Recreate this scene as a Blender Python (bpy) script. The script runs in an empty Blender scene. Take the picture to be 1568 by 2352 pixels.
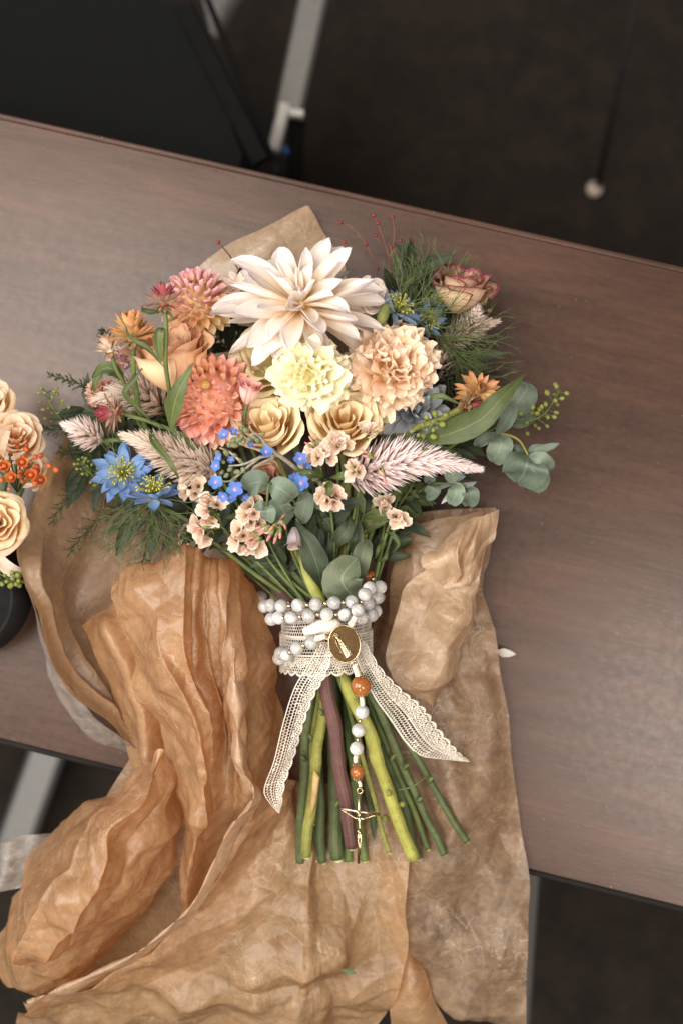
import bpy, math, random
from mathutils import Vector, Matrix, noise
rnd = random.Random(7)
R = math.radians
SC = bpy.context.scene
COL = SC.collection

# ------------------------------------------------------------------ camera
# d-pixels: the photograph measured on a 1568 x 2352 grid; table top is z = 0, image up is +Y.
DIST, LENS, SENS = 0.88, 43.0, 24.0
FPX = LENS / SENS * 1568.0
TILT = R(2.4)
CAMP = Vector((DIST * math.sin(TILT), 0, DIST * math.cos(TILT)))
cam_d = bpy.data.cameras.new('camera')
cam = bpy.data.objects.new('camera', cam_d); COL.objects.link(cam)
cam.location = CAMP
cam.rotation_euler = (0, TILT, 0)
cam_d.sensor_fit = 'HORIZONTAL'; cam_d.sensor_width = SENS; cam_d.lens = LENS
cam_d.clip_start = 0.02; cam_d.clip_end = 50
cam_d.dof.use_dof = True; cam_d.dof.focus_distance = DIST - 0.088; cam_d.dof.aperture_fstop = 3.6
SC.camera = cam
CAMR = Matrix.Rotation(TILT, 3, 'Y')

def P(u, v, z):
    """world point at height z seen at d-pixel (u, v)"""
    d = CAMR @ Vector(((u - 784) / FPX, -(v - 1176) / FPX, -1.0))
    return CAMP + d * ((z - CAMP.z) / d.z)

def px(z=0.08):
    return (DIST - z) / FPX

# ------------------------------------------------------------------ light
W = bpy.data.worlds.new('World'); SC.world = W; W.use_nodes = True
bg = W.node_tree.nodes['Background']
bg.inputs[0].default_value = (1.0, 0.95, 0.9, 1); bg.inputs[1].default_value = 0.20

def area(name, loc, target, size, size_y, power, col):
    l = bpy.data.lights.new(name, 'AREA'); l.shape = 'RECTANGLE'
    l.size = size; l.size_y = size_y; l.energy = power; l.color = col
    o = bpy.data.objects.new(name, l); COL.objects.link(o)
    o.location = loc
    o.rotation_euler = (Vector(target) - Vector(loc)).to_track_quat('-Z', 'Y').to_euler()
    return o
area('window_light', (-1.35, 0.20, 1.15), (0, 0, 0.05), 1.2, 1.0, 30, (0.86, 0.93, 1.0))
area('overhead_lamp', (-0.60, 0.22, 1.9), (0, 0, 0), 0.95, 1.0, 42, (1.0, 0.92, 0.82))
area('overhead_lamp', (0.80, -0.55, 1.9), (0, 0, 0), 0.5, 0.8, 24, (1.0, 0.92, 0.83))
area('overhead_lamp', (-0.35, -1.5, 1.9), (0, 0, 0), 0.6, 0.9, 22, (1.0, 0.92, 0.83))  # unseen fill from the front, added to brighten the front-facing petals

SC.view_settings.view_transform = 'Standard'; SC.view_settings.look = 'None'
SC.view_settings.exposure = 0.0; SC.view_settings.gamma = 1.0
SC.render.engine = 'CYCLES'
try:
    SC.cycles.use_denoising = True; SC.cycles.denoiser = 'OPENIMAGEDENOISE'
except Exception:
    pass
SC.cycles.max_bounces = 8; SC.cycles.transparent_max_bounces = 10
SC.cycles.transmission_bounces = 6; SC.cycles.diffuse_bounces = 5
SC.cycles.sample_clamp_indirect = 4.0

# ------------------------------------------------------------------ helpers
def lin(c):
    if isinstance(c, str):
        c = tuple(int(c[i:i + 2], 16) for i in (0, 2, 4))
    o = []
    for x in c[:3]:
        x /= 255.0
        o.append(x / 12.92 if x <= 0.04045 else ((x + 0.055) / 1.055) ** 2.4)
    return (o[0], o[1], o[2], 1.0)

class N:
    """tiny node-tree writer"""
    def __init__(s, name):
        s.m = bpy.data.materials.new(name); s.m.use_nodes = True
        s.t = s.m.node_tree; s.t.nodes.clear()
        s.out = s.t.nodes.new('ShaderNodeOutputMaterial')
    def n(s, kind, **kw):
        nd = s.t.nodes.new('ShaderNode' + kind)
        for k, v in kw.items():
            setattr(nd, k, v)
        return nd
    def l(s, a, b):
        s.t.links.new(a, b)
    def ramp(s, fac, stops, interp='LINEAR'):
        r = s.n('ValToRGB'); e = r.color_ramp.elements; r.color_ramp.interpolation = interp
        while len(e) < len(stops):
            e.new(0.5)
        for i, (p, c) in enumerate(stops):
            e[i].position = p; e[i].color = c
        s.l(fac, r.inputs[0]); return r.outputs[0]
    def mix(s, f, a, b, kind='RGBA', blend='MIX'):
        m = s.n('Mix'); m.data_type = kind
        if kind == 'RGBA':
            m.blend_type = blend; ia, ib, io = 6, 7, 2
        else:
            ia, ib, io = 2, 3, 0
        for k, x in ((0, f), (ia, a), (ib, b)):
            if hasattr(x, 'is_output'):
                s.l(x, m.inputs[k])
            else:
                m.inputs[k].default_value = x
        return m.outputs[io]
    def math(s, op, a, b=0.0):
        m = s.n('Math'); m.operation = op
        for k, x in ((0, a), (1, b)):
            if hasattr(x, 'is_output'):
                s.l(x, m.inputs[k])
            else:
                m.inputs[k].default_value = x
        return m.outputs[0]
    def noise(s, vec, scale, detail=4, rough=0.55, mapscale=None):
        if mapscale:
            mp = s.n('Mapping'); mp.inputs['Scale'].default_value = mapscale
            s.l(vec, mp.inputs[0]); vec = mp.outputs[0]
        t = s.n('TexNoise'); t.inputs['Scale'].default_value = scale
        t.inputs['Detail'].default_value = detail; t.inputs['Roughness'].default_value = rough
        s.l(vec, t.inputs['Vector']); return t.outputs['Fac']
    def bump(s, h, strength, dist=0.001):
        b = s.n('Bump'); b.inputs['Strength'].default_value = strength; b.inputs['Distance'].default_value = dist
        s.l(h, b.inputs['Height']); return b.outputs[0]
    def prin(s, col, rough=0.5, spec=0.4, metal=0.0, nrm=None, **kw):
        p = s.n('BsdfPrincipled')
        for k, x in (('Base Color', col), ('Roughness', rough), ('Specular IOR Level', spec), ('Metallic', metal)):
            if hasattr(x, 'is_output'):
                s.l(x, p.inputs[k])
            else:
                p.inputs[k].default_value = x
        for k, x in kw.items():
            p.inputs[k.replace('_', ' ')].default_value = x
        if nrm is not None:
            s.l(nrm, p.inputs['Normal'])
        return p.outputs[0]
    def done(s, sh):
        s.l(sh, s.out.inputs[0]); return s.m
    def mixsh(s, f, a, b):
        m = s.n('MixShader')
        if hasattr(f, 'is_output'):
            s.l(f, m.inputs[0])
        else:
            m.inputs[0].default_value = f
        s.l(a, m.inputs[1]); s.l(b, m.inputs[2]); return m.outputs[0]

def petal_mat(name, stops, trans=0.3, vein=0.12, rough=0.55, spec=0.25, edge=None, spots=0.0, var=0.12, veinscale=26, huev=0.012):
    """colour runs along the petal (UV v), with lengthwise veins, blotches and small differences between petals"""
    s = N(name)
    uv = s.n('TexCoord'); sep = s.n('SeparateXYZ'); s.l(uv.outputs['UV'], sep.inputs[0])
    oi = s.n('ObjectInfo')
    jit = s.math('ADD', sep.outputs[1], s.math('MULTIPLY', s.math('SUBTRACT', s.noise(uv.outputs['UV'], 5, 3), 0.5), 0.28))
    col = s.ramp(jit, [(p, lin(c)) for p, c in stops])
    if edge:
        ax = s.math('ABSOLUTE', s.math('SUBTRACT', sep.outputs[0], 0.5))
        m = s.math('MAXIMUM', s.math('MULTIPLY', ax, 2.0), sep.outputs[1])
        m = s.math('ADD', m, s.math('MULTIPLY', s.noise(uv.outputs['UV'], 9, 2), 0.12))
        f = s.ramp(m, [(edge[1], (0, 0, 0, 1)), (min(1.0, edge[1] + edge[2]), (1, 1, 1, 1))])
        col = s.mix(f, col, lin(edge[0]))
    vn = s.noise(uv.outputs['UV'], 1.0, 3, 0.6, (veinscale, 1.6, 1))
    hs = s.n('HueSaturation')
    s.l(s.math('ADD', 1.0 - var, s.math('MULTIPLY', oi.outputs['Random'], 2 * var)), hs.inputs['Value'])
    s.l(s.math('ADD', 0.5 - huev, s.math('MULTIPLY', s.math('FRACT', s.math('MULTIPLY', oi.outputs['Random'], 17.3)), 2 * huev)), hs.inputs['Hue'])
    s.l(col, hs.inputs['Color']); col = hs.outputs[0]
    dk = s.ramp(vn, [(0.3, (1 - vein * 2.2,) * 3 + (1,)), (0.62, (1, 1, 1, 1))])
    col = s.mix(1.0, col, dk, blend='MULTIPLY')
    if spots:
        tn = s.noise(uv.outputs['Object'], 330, 3, 0.6)
        sp = s.ramp(tn, [(0.64, (1, 1, 1, 1)), (0.74, (0.62, 0.45, 0.32, 1))])
        col = s.mix(spots, col, sp, blend='MULTIPLY')
    nrm = s.bump(vn, 0.35, 0.0006)
    a = s.prin(col, rough, spec, nrm=nrm)
    t = s.n('BsdfTranslucent'); s.l(col, t.inputs[0])
    return s.done(s.mixsh(trans, a, t.outputs[0]))

def plain_mat(name, c1, c2=None, rough=0.5, spec=0.4, metal=0.0, scale=120, bump=0.2, trans=0.0, ms=None, var=0.0, lo=0.35, hi=0.65, **kw):
    s = N(name); tc = s.n('TexCoord')
    f = s.noise(tc.outputs['Object'], scale, 5, 0.6, ms)
    col = s.ramp(f, [(lo, lin(c1)), (hi, lin(c2 or c1))])
    if var:
        oi = s.n('ObjectInfo'); hs = s.n('HueSaturation')
        s.l(s.math('ADD', 1 - var, s.math('MULTIPLY', oi.outputs['Random'], 2 * var)), hs.inputs['Value'])
        s.l(col, hs.inputs['Color']); col = hs.outputs[0]
    nrm = s.bump(f, bump, 0.0006) if bump else None
    sh = s.prin(col, rough, spec, metal, nrm, **kw)
    if trans:
        t = s.n('BsdfTranslucent'); s.l(col, t.inputs[0])
        sh = s.mixsh(trans, sh, t.outputs[0])
    return s.done(sh)

def leaf_mat(name, c1, c2, vein_c, rough=0.5, trans=0.2, spots=0.0):
    s = N(name); tc = s.n('TexCoord'); sep = s.n('SeparateXYZ'); s.l(tc.outputs['UV'], sep.inputs[0])
    oi = s.n('ObjectInfo')
    f = s.noise(tc.outputs['Object'], 90, 4, 0.6)
    col = s.ramp(f, [(0.3, lin(c1)), (0.7, lin(c2))])
    ax = s.math('ABSOLUTE', s.math('SUBTRACT', sep.outputs[0], 0.5))
    mid = s.ramp(ax, [(0.012, (1, 1, 1, 1)), (0.035, (0, 0, 0, 1))])
    # side veins slant from the midrib towards the tip
    w = s.math('SINE', s.math('MULTIPLY', s.math('SUBTRACT', sep.outputs[1], s.math('MULTIPLY', ax, 0.75)), 50))
    side = s.ramp(w, [(0.93, (0, 0, 0, 1)), (1.0, (0.45, 0.45, 0.45, 1))])
    vf = s.math('MAXIMUM', mid, side)
    col = s.mix(s.math('MULTIPLY', vf, 0.55), col, lin(vein_c))
    if spots:
        sp = s.ramp(s.noise(tc.outputs['Object'], 500, 2), [(0.62, (1, 1, 1, 1)), (0.7, (0.7, 0.6, 0.5, 1))])
        col = s.mix(spots, col, sp, blend='MULTIPLY')
    hs = s.n('HueSaturation')
    s.l(s.math('ADD', 0.78, s.math('MULTIPLY', oi.outputs['Random'], 0.44)), hs.inputs['Value'])
    s.l(col, hs.inputs['Color']); col = hs.outputs[0]
    a = s.prin(col, rough, 0.4, nrm=s.bump(s.math('ADD', s.math('MULTIPLY', vf, -1.0), f), 0.4, 0.0005))
    t = s.n('BsdfTranslucent'); s.l(col, t.inputs[0])
    return s.done(s.mixsh(trans, a, t.outputs[0]))

class G:
    """collects geometry for ONE mesh"""
    def __init__(s):
        s.V, s.F, s.UV = [], [], []
    def add(s, V, F, UV=None):
        b = len(s.V); s.V += [tuple(v) for v in V]
        s.F += [tuple(i + b for i in f) for f in F]
        s.UV += UV if UV else [(0.5, 0.5)] * len(V)
    def grid(s, pts, UV=None, wrap=False):
        """pts[j][i]"""
        ny, nx = len(pts), len(pts[0])
        V = [p for row in pts for p in row]; F = []
        for j in range(ny - 1):
            for i in range(nx - (0 if wrap else 1)):
                k = (i + 1) % nx
                F.append((j * nx + i, j * nx + k, (j + 1) * nx + k, (j + 1) * nx + i))
        if UV is None:
            UV = [(i / (nx - 1), j / (ny - 1)) for j in range(ny) for i in range(nx)]
        s.add(V, F, UV)
    def tube(s, pts, rad, sides=6, cap=True):
        pts = [Vector(p) for p in pts]; n = len(pts)
        if not isinstance(rad, (list, tuple)):
            rad = [rad] * n
        up = None; rows = []
        for k in range(n):
            d = (pts[min(k + 1, n - 1)] - pts[max(k - 1, 0)])
            d = d.normalized() if d.length > 1e-9 else Vector((0, 0, 1))
            if up is None:
                up = d.orthogonal().normalized()
            up = (up - d * up.dot(d))
            up = up.normalized() if up.length > 1e-6 else d.orthogonal().normalized()
            sd = d.cross(up)
            rows.append([pts[k] + (up * math.cos(a) + sd * math.sin(a)) * rad[k] for a in [2 * math.pi * i / sides for i in range(sides)]])
        s.grid(rows, [(i / sides, j / max(1, n - 1)) for j in range(n) for i in range(sides)], wrap=True)
        if cap:
            b = len(s.V) - n * sides
            s.F.append(tuple(b + i for i in reversed(range(sides))))
            s.F.append(tuple(b + (n - 1) * sides + i for i in range(sides)))
    def ball(s, c, r, seg=10, rings=7, sc=(1, 1, 1), rot=None):
        V = []; F = []
        for j in range(rings + 1):
            t = math.pi * j / rings
            for i in range(seg):
                a = 2 * math.pi * i / seg
                p = Vector((math.sin(t) * math.cos(a) * sc[0], math.sin(t) * math.sin(a) * sc[1], math.cos(t) * sc[2])) * r
                if rot is not None:
                    p = rot @ p
                V.append(Vector(c) + p)
        for j in range(rings):
            for i in range(seg):
                k = (i + 1) % seg
                F.append((j * seg + i, (j + 1) * seg + i, (j + 1) * seg + k, j * seg + k))
        s.add(V, F, [(i / seg, j / rings) for j in range(rings + 1) for i in range(seg)])
    def box(s, M, sx, sy, sz):
        V = [M @ Vector((x * sx / 2, y * sy / 2, z * sz / 2)) for x in (-1, 1) for y in (-1, 1) for z in (-1, 1)]
        s.add(V, [(0, 1, 3, 2), (4, 6, 7, 5), (0, 4, 5, 1), (2, 3, 7, 6), (0, 2, 6, 4), (1, 5, 7, 3)])
    def mesh(s, name, mat, smooth=True):
        me = bpy.data.meshes.new(name); me.from_pydata(s.V, [], s.F); me.update()
        uvl = me.uv_layers.new(name='UV')
        li = [0] * len(me.loops); me.loops.foreach_get('vertex_index', li)
        flat = []
        for i in li:
            flat += s.UV[i]
        uvl.data.foreach_set('uv', flat)
        if smooth:
            me.polygons.foreach_set('use_smooth', [True] * len(me.polygons))
        me.materials.append(mat)
        return me
    def build(s, name, mat, parent=None, M=None, smooth=True, world=False):
        return put(name, s.mesh(name, mat, smooth), parent, M, world)

def put(name, me, parent=None, M=None, world=False):
    o = bpy.data.objects.new(name, me); COL.objects.link(o)
    if parent is not None:
        o.parent = parent
        if world:                                   # mesh written in world coordinates
            w = parent.matrix_basis.copy()
            if parent.parent is not None:
                w = parent.parent.matrix_basis @ w
            M = w.inverted()
    if M is not None:
        o.matrix_basis = M
    return o

LABELS = set()
def tag(o, label, cat, group=None, kind=None):
    o['label'] = label; o['category'] = cat
    if group: o['group'] = group
    if kind: o['kind'] = kind
    return o

def thing(name, label, cat, M=None, group=None):
    o = bpy.data.objects.new(name, None); COL.objects.link(o)
    o.empty_display_size = 0.01
    if M is not None:
        o.matrix_basis = M
    return tag(o, label, cat, group)

def frame(loc, axis, spin=0.0):
    z = Vector(axis).normalized()
    x = Vector((1, 0, 0)); x = (x - z * x.dot(z)).normalized(); y = z.cross(x)
    M = Matrix(((x.x, y.x, z.x, loc[0]), (x.y, y.y, z.y, loc[1]), (x.z, y.z, z.z, loc[2]), (0, 0, 0, 1)))
    return M @ Matrix.Rotation(spin, 4, 'Z')

def petal_place(phi, elev, r0=0.0, z0=0.0, roll=0.0, sc=1.0):
    """petal along local +Y, face +Z  ->  azimuth phi, rising by elev from the disc plane"""
    return (Matrix.Rotation(phi, 4, 'Z') @ Matrix.Translation((0, r0, z0)) @ Matrix.Rotation(elev, 4, 'X')
            @ Matrix.Rotation(roll, 4, 'Y') @ Matrix.Scale(sc, 4))

def interp(keys, t):
    for k in range(len(keys) - 1):
        a, b = keys[k], keys[k + 1]
        if t <= b[0]:
            f = (t - a[0]) / (b[0] - a[0]); f = f * f * (3 - 2 * f) * 0.5 + f * 0.5
            return a[1] + (b[1] - a[1]) * f
    return keys[-1][1]

POINT = [(0, .34), (.2, .6), (.5, 1), (.74, .86), (.92, .4), (1, .04)]
BROAD = [(0, .36), (.18, .62), (.45, .95), (.7, 1), (.86, .78), (.95, .42), (1, .06)]
ROUND = [(0, .35), (.3, .75), (.62, 1), (.86, .82), (.96, .5), (1, .15)]
FAN = [(0, .12), (.3, .42), (.6, .78), (.85, 1), (1, .92)]
LANCE = [(0, .12), (.15, .5), (.4, 1), (.7, .75), (.9, .3), (1, .02)]
EUCA = [(0, .12), (.12, .62), (.35, 1), (.6, .98), (.85, .68), (.96, .34), (1, .06)]

def petal(L, Wd, prof, nx=6, ny=9, a0=0.0, curl=0.0, cp=1.5, cup=0.0, cupfade=0.0, ruf=0.0, rf=5.0, ser=0.0, side=0.0, seed=0, twist=0.0):
    rr = random.Random(seed); g = G()
    ph = [rr.uniform(0, 6.28) for _ in range(4)]
    colj = [1 + ser * rr.uniform(-1, 1) for _ in range(nx + 1)]
    rows = []; y = z = x0 = 0.0; ds = L / ny
    for j in range(ny + 1):
        t = j / ny
        th = a0 + curl * t ** cp
        if j:
            tm = (j - 0.5) / ny; tm = a0 + curl * tm ** cp
            y += math.cos(tm) * ds; z += math.sin(tm) * ds; x0 = side * L * t * t
        w = Wd * interp(prof, t) * 0.5
        nrm = Vector((0, -math.sin(th), math.cos(th))); fw = Vector((0, math.cos(th), math.sin(th)))
        cu = cup * (1 - cupfade * t); row = []
        tw = twist * t
        for i in range(nx + 1):
            s = 2 * i / nx - 1
            q = Vector((x0, y, z))
            # cupping: cross-section arc
            if abs(cu) > 1e-4:
                a = cu * s; k = w / cu
                q += Vector((math.sin(a) * k, 0, 0)) + nrm * (k * (1 - math.cos(a)))
            else:
                q += Vector((s * w, 0, 0))
            q += nrm * (math.sin(s * w * 2 * tw / max(w, 1e-6) * 0.5) * w * tw)
            if ruf:
                amp = ruf * L * t * t
                q += nrm * amp * (math.sin(rf * s * 1.7 + ph[0] + t * 2) * 0.6 + math.sin(rf * 2.3 * s + ph[1] - t * 4) * 0.4)
                q += fw * amp * 0.5 * math.sin(rf * 1.9 * s + ph[2])
            if ser:
                q += fw * (colj[i] - 1) * L * t ** 3
            row.append(q)
        rows.append(row)
    g.grid(rows)
    return g

def crspline(pts, n):
    """Catmull-Rom through points (Vector of any size), n samples per span"""
    pts = [Vector(p) for p in pts]; out = []
    for k in range(len(pts) - 1):
        p0 = pts[k - 1] if k else pts[0] * 2 - pts[1]
        p1, p2 = pts[k], pts[k + 1]
        p3 = pts[k + 2] if k + 2 < len(pts) else pts[-1] * 2 - pts[-2]
        for i in range(n):
            t = i / n
            out.append(0.5 * ((2 * p1) + (p2 - p0) * t + (2 * p0 - 5 * p1 + 4 * p2 - p3) * t * t + (3 * p1 - p0 - 3 * p2 + p3) * t ** 3))
    out.append(pts[-1]); return out
# ------------------------------------------------------------------ setting: floor, table, chairs
def table_mat():
    s = N('walnut_laminate'); tc = s.n('TexCoord')
    f1 = s.noise(tc.outputs['Object'], 1.0, 6, 0.65, (9, 70, 1))
    f2 = s.noise(tc.outputs['Object'], 1.0, 4, 0.6, (40, 420, 1))
    f3 = s.noise(tc.outputs['Object'], 1.0, 3, 0.5, (4, 14, 1))
    c = s.ramp(f1, [(0.3, lin((66, 48, 41))), (0.55, lin((78, 57, 47))), (0.75, lin((90, 65, 53)))])
    c = s.mix(1.0, c, s.ramp(f2, [(0.3, (0.84, 0.84, 0.84, 1)), (0.6, (1, 1, 1, 1))]), blend='MULTIPLY')
    c = s.mix(1.0, c, s.ramp(f3, [(0.35, (0.82, 0.8, 0.8, 1)), (0.65, (1.08, 1.02, 1.0, 1))]), blend='MULTIPLY')
    dust = s.ramp(s.noise(tc.outputs['Object'], 150, 3, 0.7), [(0.3, (0.24,) * 3 + (1,)), (0.7, (0.33,) * 3 + (1,))])
    sp = s.ramp(s.noise(tc.outputs['Object'], 420, 2, 0.5), [(0.73, (0, 0, 0, 1)), (0.78, (1, 1, 1, 1))])
    c = s.mix(s.math('MULTIPLY', sp, 0.5), c, lin((170, 150, 138)))
    return s.done(s.prin(c, dust, 0.28, nrm=s.bump(f2, 0.12, 0.0004)))

M_TABLE = table_mat()
M_EDGE = plain_mat('black_edge_band', (16, 14, 13), (22, 19, 18), 0.7, 0.2)
M_STEEL = plain_mat('brushed_steel', (108, 106, 103), (124, 121, 117), 0.42, 0.5, 0.55, scale=60, ms=(1, 30, 1))
M_BLACK = plain_mat('black_fabric', (9, 9, 9), (13, 13, 13), 0.9, 0.2, scale=300)
M_DARKP = plain_mat('dark_plastic', (10, 10, 9), (15, 14, 13), 0.8, 0.12)

def carpet():
    s = N('dark_carpet'); tc = s.n('TexCoord')
    f = s.noise(tc.outputs['Object'], 22, 6, 0.7); f2 = s.noise(tc.outputs['Object'], 260, 3, 0.6)
    c = s.ramp(f, [(0.3, lin((37, 33, 30))), (0.5, lin((45, 39, 35))), (0.7, lin((53, 45, 38)))])
    c = s.mix(1.0, c, s.ramp(f2, [(0.3, (0.6, 0.6, 0.6, 1)), (0.65, (1, 1, 1, 1))]), blend='MULTIPLY')
    return s.done(s.prin(c, 0.95, 0.1, nrm=s.bump(f2, 0.8, 0.004)))
FZ = -0.73
g = G(); g.add([(-6, -6, FZ), (6, -6, FZ), (6, 6, FZ), (-6, 6, FZ)], [(0, 1, 2, 3)])
fl = g.build('floor', carpet()); fl['kind'] = 'structure'

# table: 18 inch wide training table, turned 13 degrees
A0, A1 = P(0, 256, 0), P(1568, 612, 0)
B0, B1 = P(0, 1712, 0), P(1568, 2098, 0)
tdir = ((A1 - A0).normalized() + (B1 - B0).normalized()).normalized()
tang = math.atan2(tdir.y, tdir.x)
ta, tb = (A0 + A1) / 2, (B0 + B1) / 2
perp = Vector((-tdir.y, tdir.x, 0))
wid = (ta - tb).dot(perp)
tcen = (ta + tb) / 2; tcen = tcen - tdir * (tcen.dot(tdir))
TM = Matrix.Translation((tcen.x, tcen.y, 0)) @ Matrix.Rotation(tang, 4, 'Z')
tab = thing('training_table', 'narrow walnut laminate table with black edge carrying the bouquets', 'table', TM)
def rbox(x0, x1, y0, y1, z0, z1, b):
    """box with a rounded upper edge"""
    g = G(); rows = []
    for dz, ins in ((z0, 0), (z1 - b, 0), (z1 - b * .3, b * .3), (z1, b)):
        rows.append([(x0 + ins, y0 + ins, dz), (x1 - ins, y0 + ins, dz), (x1 - ins, y1 - ins, dz), (x0 + ins, y1 - ins, dz)])
    g.grid(rows, [(0, 0)] * 16, wrap=True)
    n = len(g.V); g.F.append((n - 4, n - 3, n - 2, n - 1)); g.F.append((3, 2, 1, 0))
    return g
rbox(-0.9, 0.9, -wid / 2 + .0045, wid / 2 - .0045, -0.024, 0.0, .0008).build('table_top', M_TABLE, tab, smooth=False)
rbox(-0.9045, 0.9045, -wid / 2, -wid / 2 + .0043, -0.026, -0.0012, .0015).build('edge_band', M_EDGE, tab, smooth=False)
rbox(-0.9045, 0.9045, wid / 2 - .0043, wid / 2, -0.026, -0.0012, .0015).build('edge_band', M_TABLE, tab, smooth=False)
rbox(-0.62, 0.62, -.02, .02, -0.07, -0.0265, .002).build('under_rail', M_STEEL, tab, smooth=False)

def bar(g, a, b, w, h):
    a, b = Vector(a), Vector(b); d = (b - a); L = d.length; d.normalize()
    up = Vector((0, 0, 1)) if abs(d.z) < .9 else Vector((0, 1, 0))
    x = d; y = up.cross(x).normalized(); z = x.cross(y); c = (a + b) / 2
    M = Matrix(((x.x, y.x, z.x, c.x), (x.y, y.y, z.y, c.y), (x.z, y.z, z.z, c.z), (0, 0, 0, 1)))
    bb = min(w, h) * .18
    prof = [(-w/2+bb, -h/2), (w/2-bb, -h/2), (w/2, -h/2+bb), (w/2, h/2-bb), (w/2-bb, h/2), (-w/2+bb, h/2), (-w/2, h/2-bb), (-w/2, -h/2+bb)]
    rows = [[M @ Vector((e * L / 2, p, q)) for p, q in prof] for e in (-1, 1)]
    g.grid(rows, [(0, 0)] * 16, wrap=True); n = len(g.V)
    g.F.append(tuple(n - 16 + i for i in reversed(range(8)))); g.F.append(tuple(n - 8 + i for i in range(8)))

# flat steel foot of the table, showing past both long edges
ZF = FZ + .05
g = G(); bar(g, P(125, 1690, ZF), P(28, 1960, ZF), .045, .03); g.build('leg', M_STEEL, tab, smooth=False, world=True)
g = G(); bar(g, P(1225, 1950, -.25), P(1195, 2420, -.45), .012, .02); g.build('leg', M_STEEL, tab, smooth=False, world=True)

# chair standing behind the table: black seat, dark frame rail, grey metal leg with end cap
ch = thing('chair', 'black chair with dark frame rail and grey metal leg behind the table', 'chair', Matrix.Translation(P(300, 150, FZ)))
zs = -0.30
cpts = [(-260, -160), (440, 15), (470, 60), (585, 380), (560, 470), (-260, 430)]
g = G(); V = [P(u, v, zs) for u, v in cpts]; V2 = [p + Vector((0, 0, -.05)) for p in V]
ctr = sum(V, Vector()) / 6; V3 = [ctr + (p - ctr) * .93 + Vector((0, 0, .018)) for p in V]
g.grid([V2, V, V3], [(0, 0)] * 18, wrap=True); g.F.append(tuple(range(12, 18)))
g.build('seat', M_BLACK, ch, smooth=False, world=True)
g = G(); bar(g, P(425, 20, -.275), P(600, 372, -.275), .018, .012); g.build('frame_rail', M_DARKP, ch, smooth=False, world=True)
g = G(); bar(g, P(470, -20, -.29), P(640, 400, -.29), .006, .012); g.build('frame_rail', M_DARKP, ch, smooth=False, world=True)
g = G(); bar(g, P(733, -60, -.42), P(662, 262, -.42), .030, .02); lg = g.build('leg', M_STEEL, ch, smooth=False, world=True)
g = G(); bar(g, P(655, 240, -.415), P(628, 345, -.415), .013, .014); g.build('end_cap', plain_mat('pale_metal', (190, 186, 180), (205, 200, 195), .4, .5, .3), ch, smooth=False, world=True)
g = G(); bar(g, P(664, 258, -.412), P(697, 263, -.412), .008, .012); g.build('end_cap', bpy.data.materials['pale_metal'], ch, smooth=False, world=True)
g = G(); bar(g, P(652, 335, -.43), P(660, 352, -.43), .006, .006); g.build('blue_clip', plain_mat('blue_plastic', (40, 80, 140), rough=.5), ch, smooth=False, world=True)
g = G(); bar(g, P(683, 270, -.45), P(675, 460, -.45), .016, .016); g.build('leg', M_DARKP, ch, smooth=False, world=True)
# grey fabric showing at the upper edge between chair and leg
g = G()
rows = []
for j in range(5):
    t = j / 4
    rows.append([P(452 + (130 - 95 * t) * s + 30 * t, -60 + 130 * t + 18 * math.sin(s * 3), -.5 + .02 * math.sin(3 * s + t)) for s in [i / 6 for i in range(7)]])
g.grid(rows); sl = g.build('seat_pad', plain_mat('grey_fabric', (96, 94, 92), (112, 108, 106), .9, .1), ch, world=True)

c2 = thing('chair', 'slim dark chair leg ending in a round white glide on the carpet', 'chair leg', Matrix.Translation(P(1365, 433, FZ)))
g = G(); g.tube([P(1470, -40, -.45), P(1420, 190, -.58), P(1372, 425, FZ + .03)], .004, 8); g.build('leg', plain_mat('dull_bronze', (34, 31, 29), (40, 36, 34), .9, .1), c2, world=True)
g = G(); q = P(1365, 433, FZ + .014); g.ball(q, .0108, 16, 10, (1, 1, .85)); g.build('glide', plain_mat('white_plastic', (168, 152, 138), (176, 160, 146), .5, .3), c2, world=True)
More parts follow.
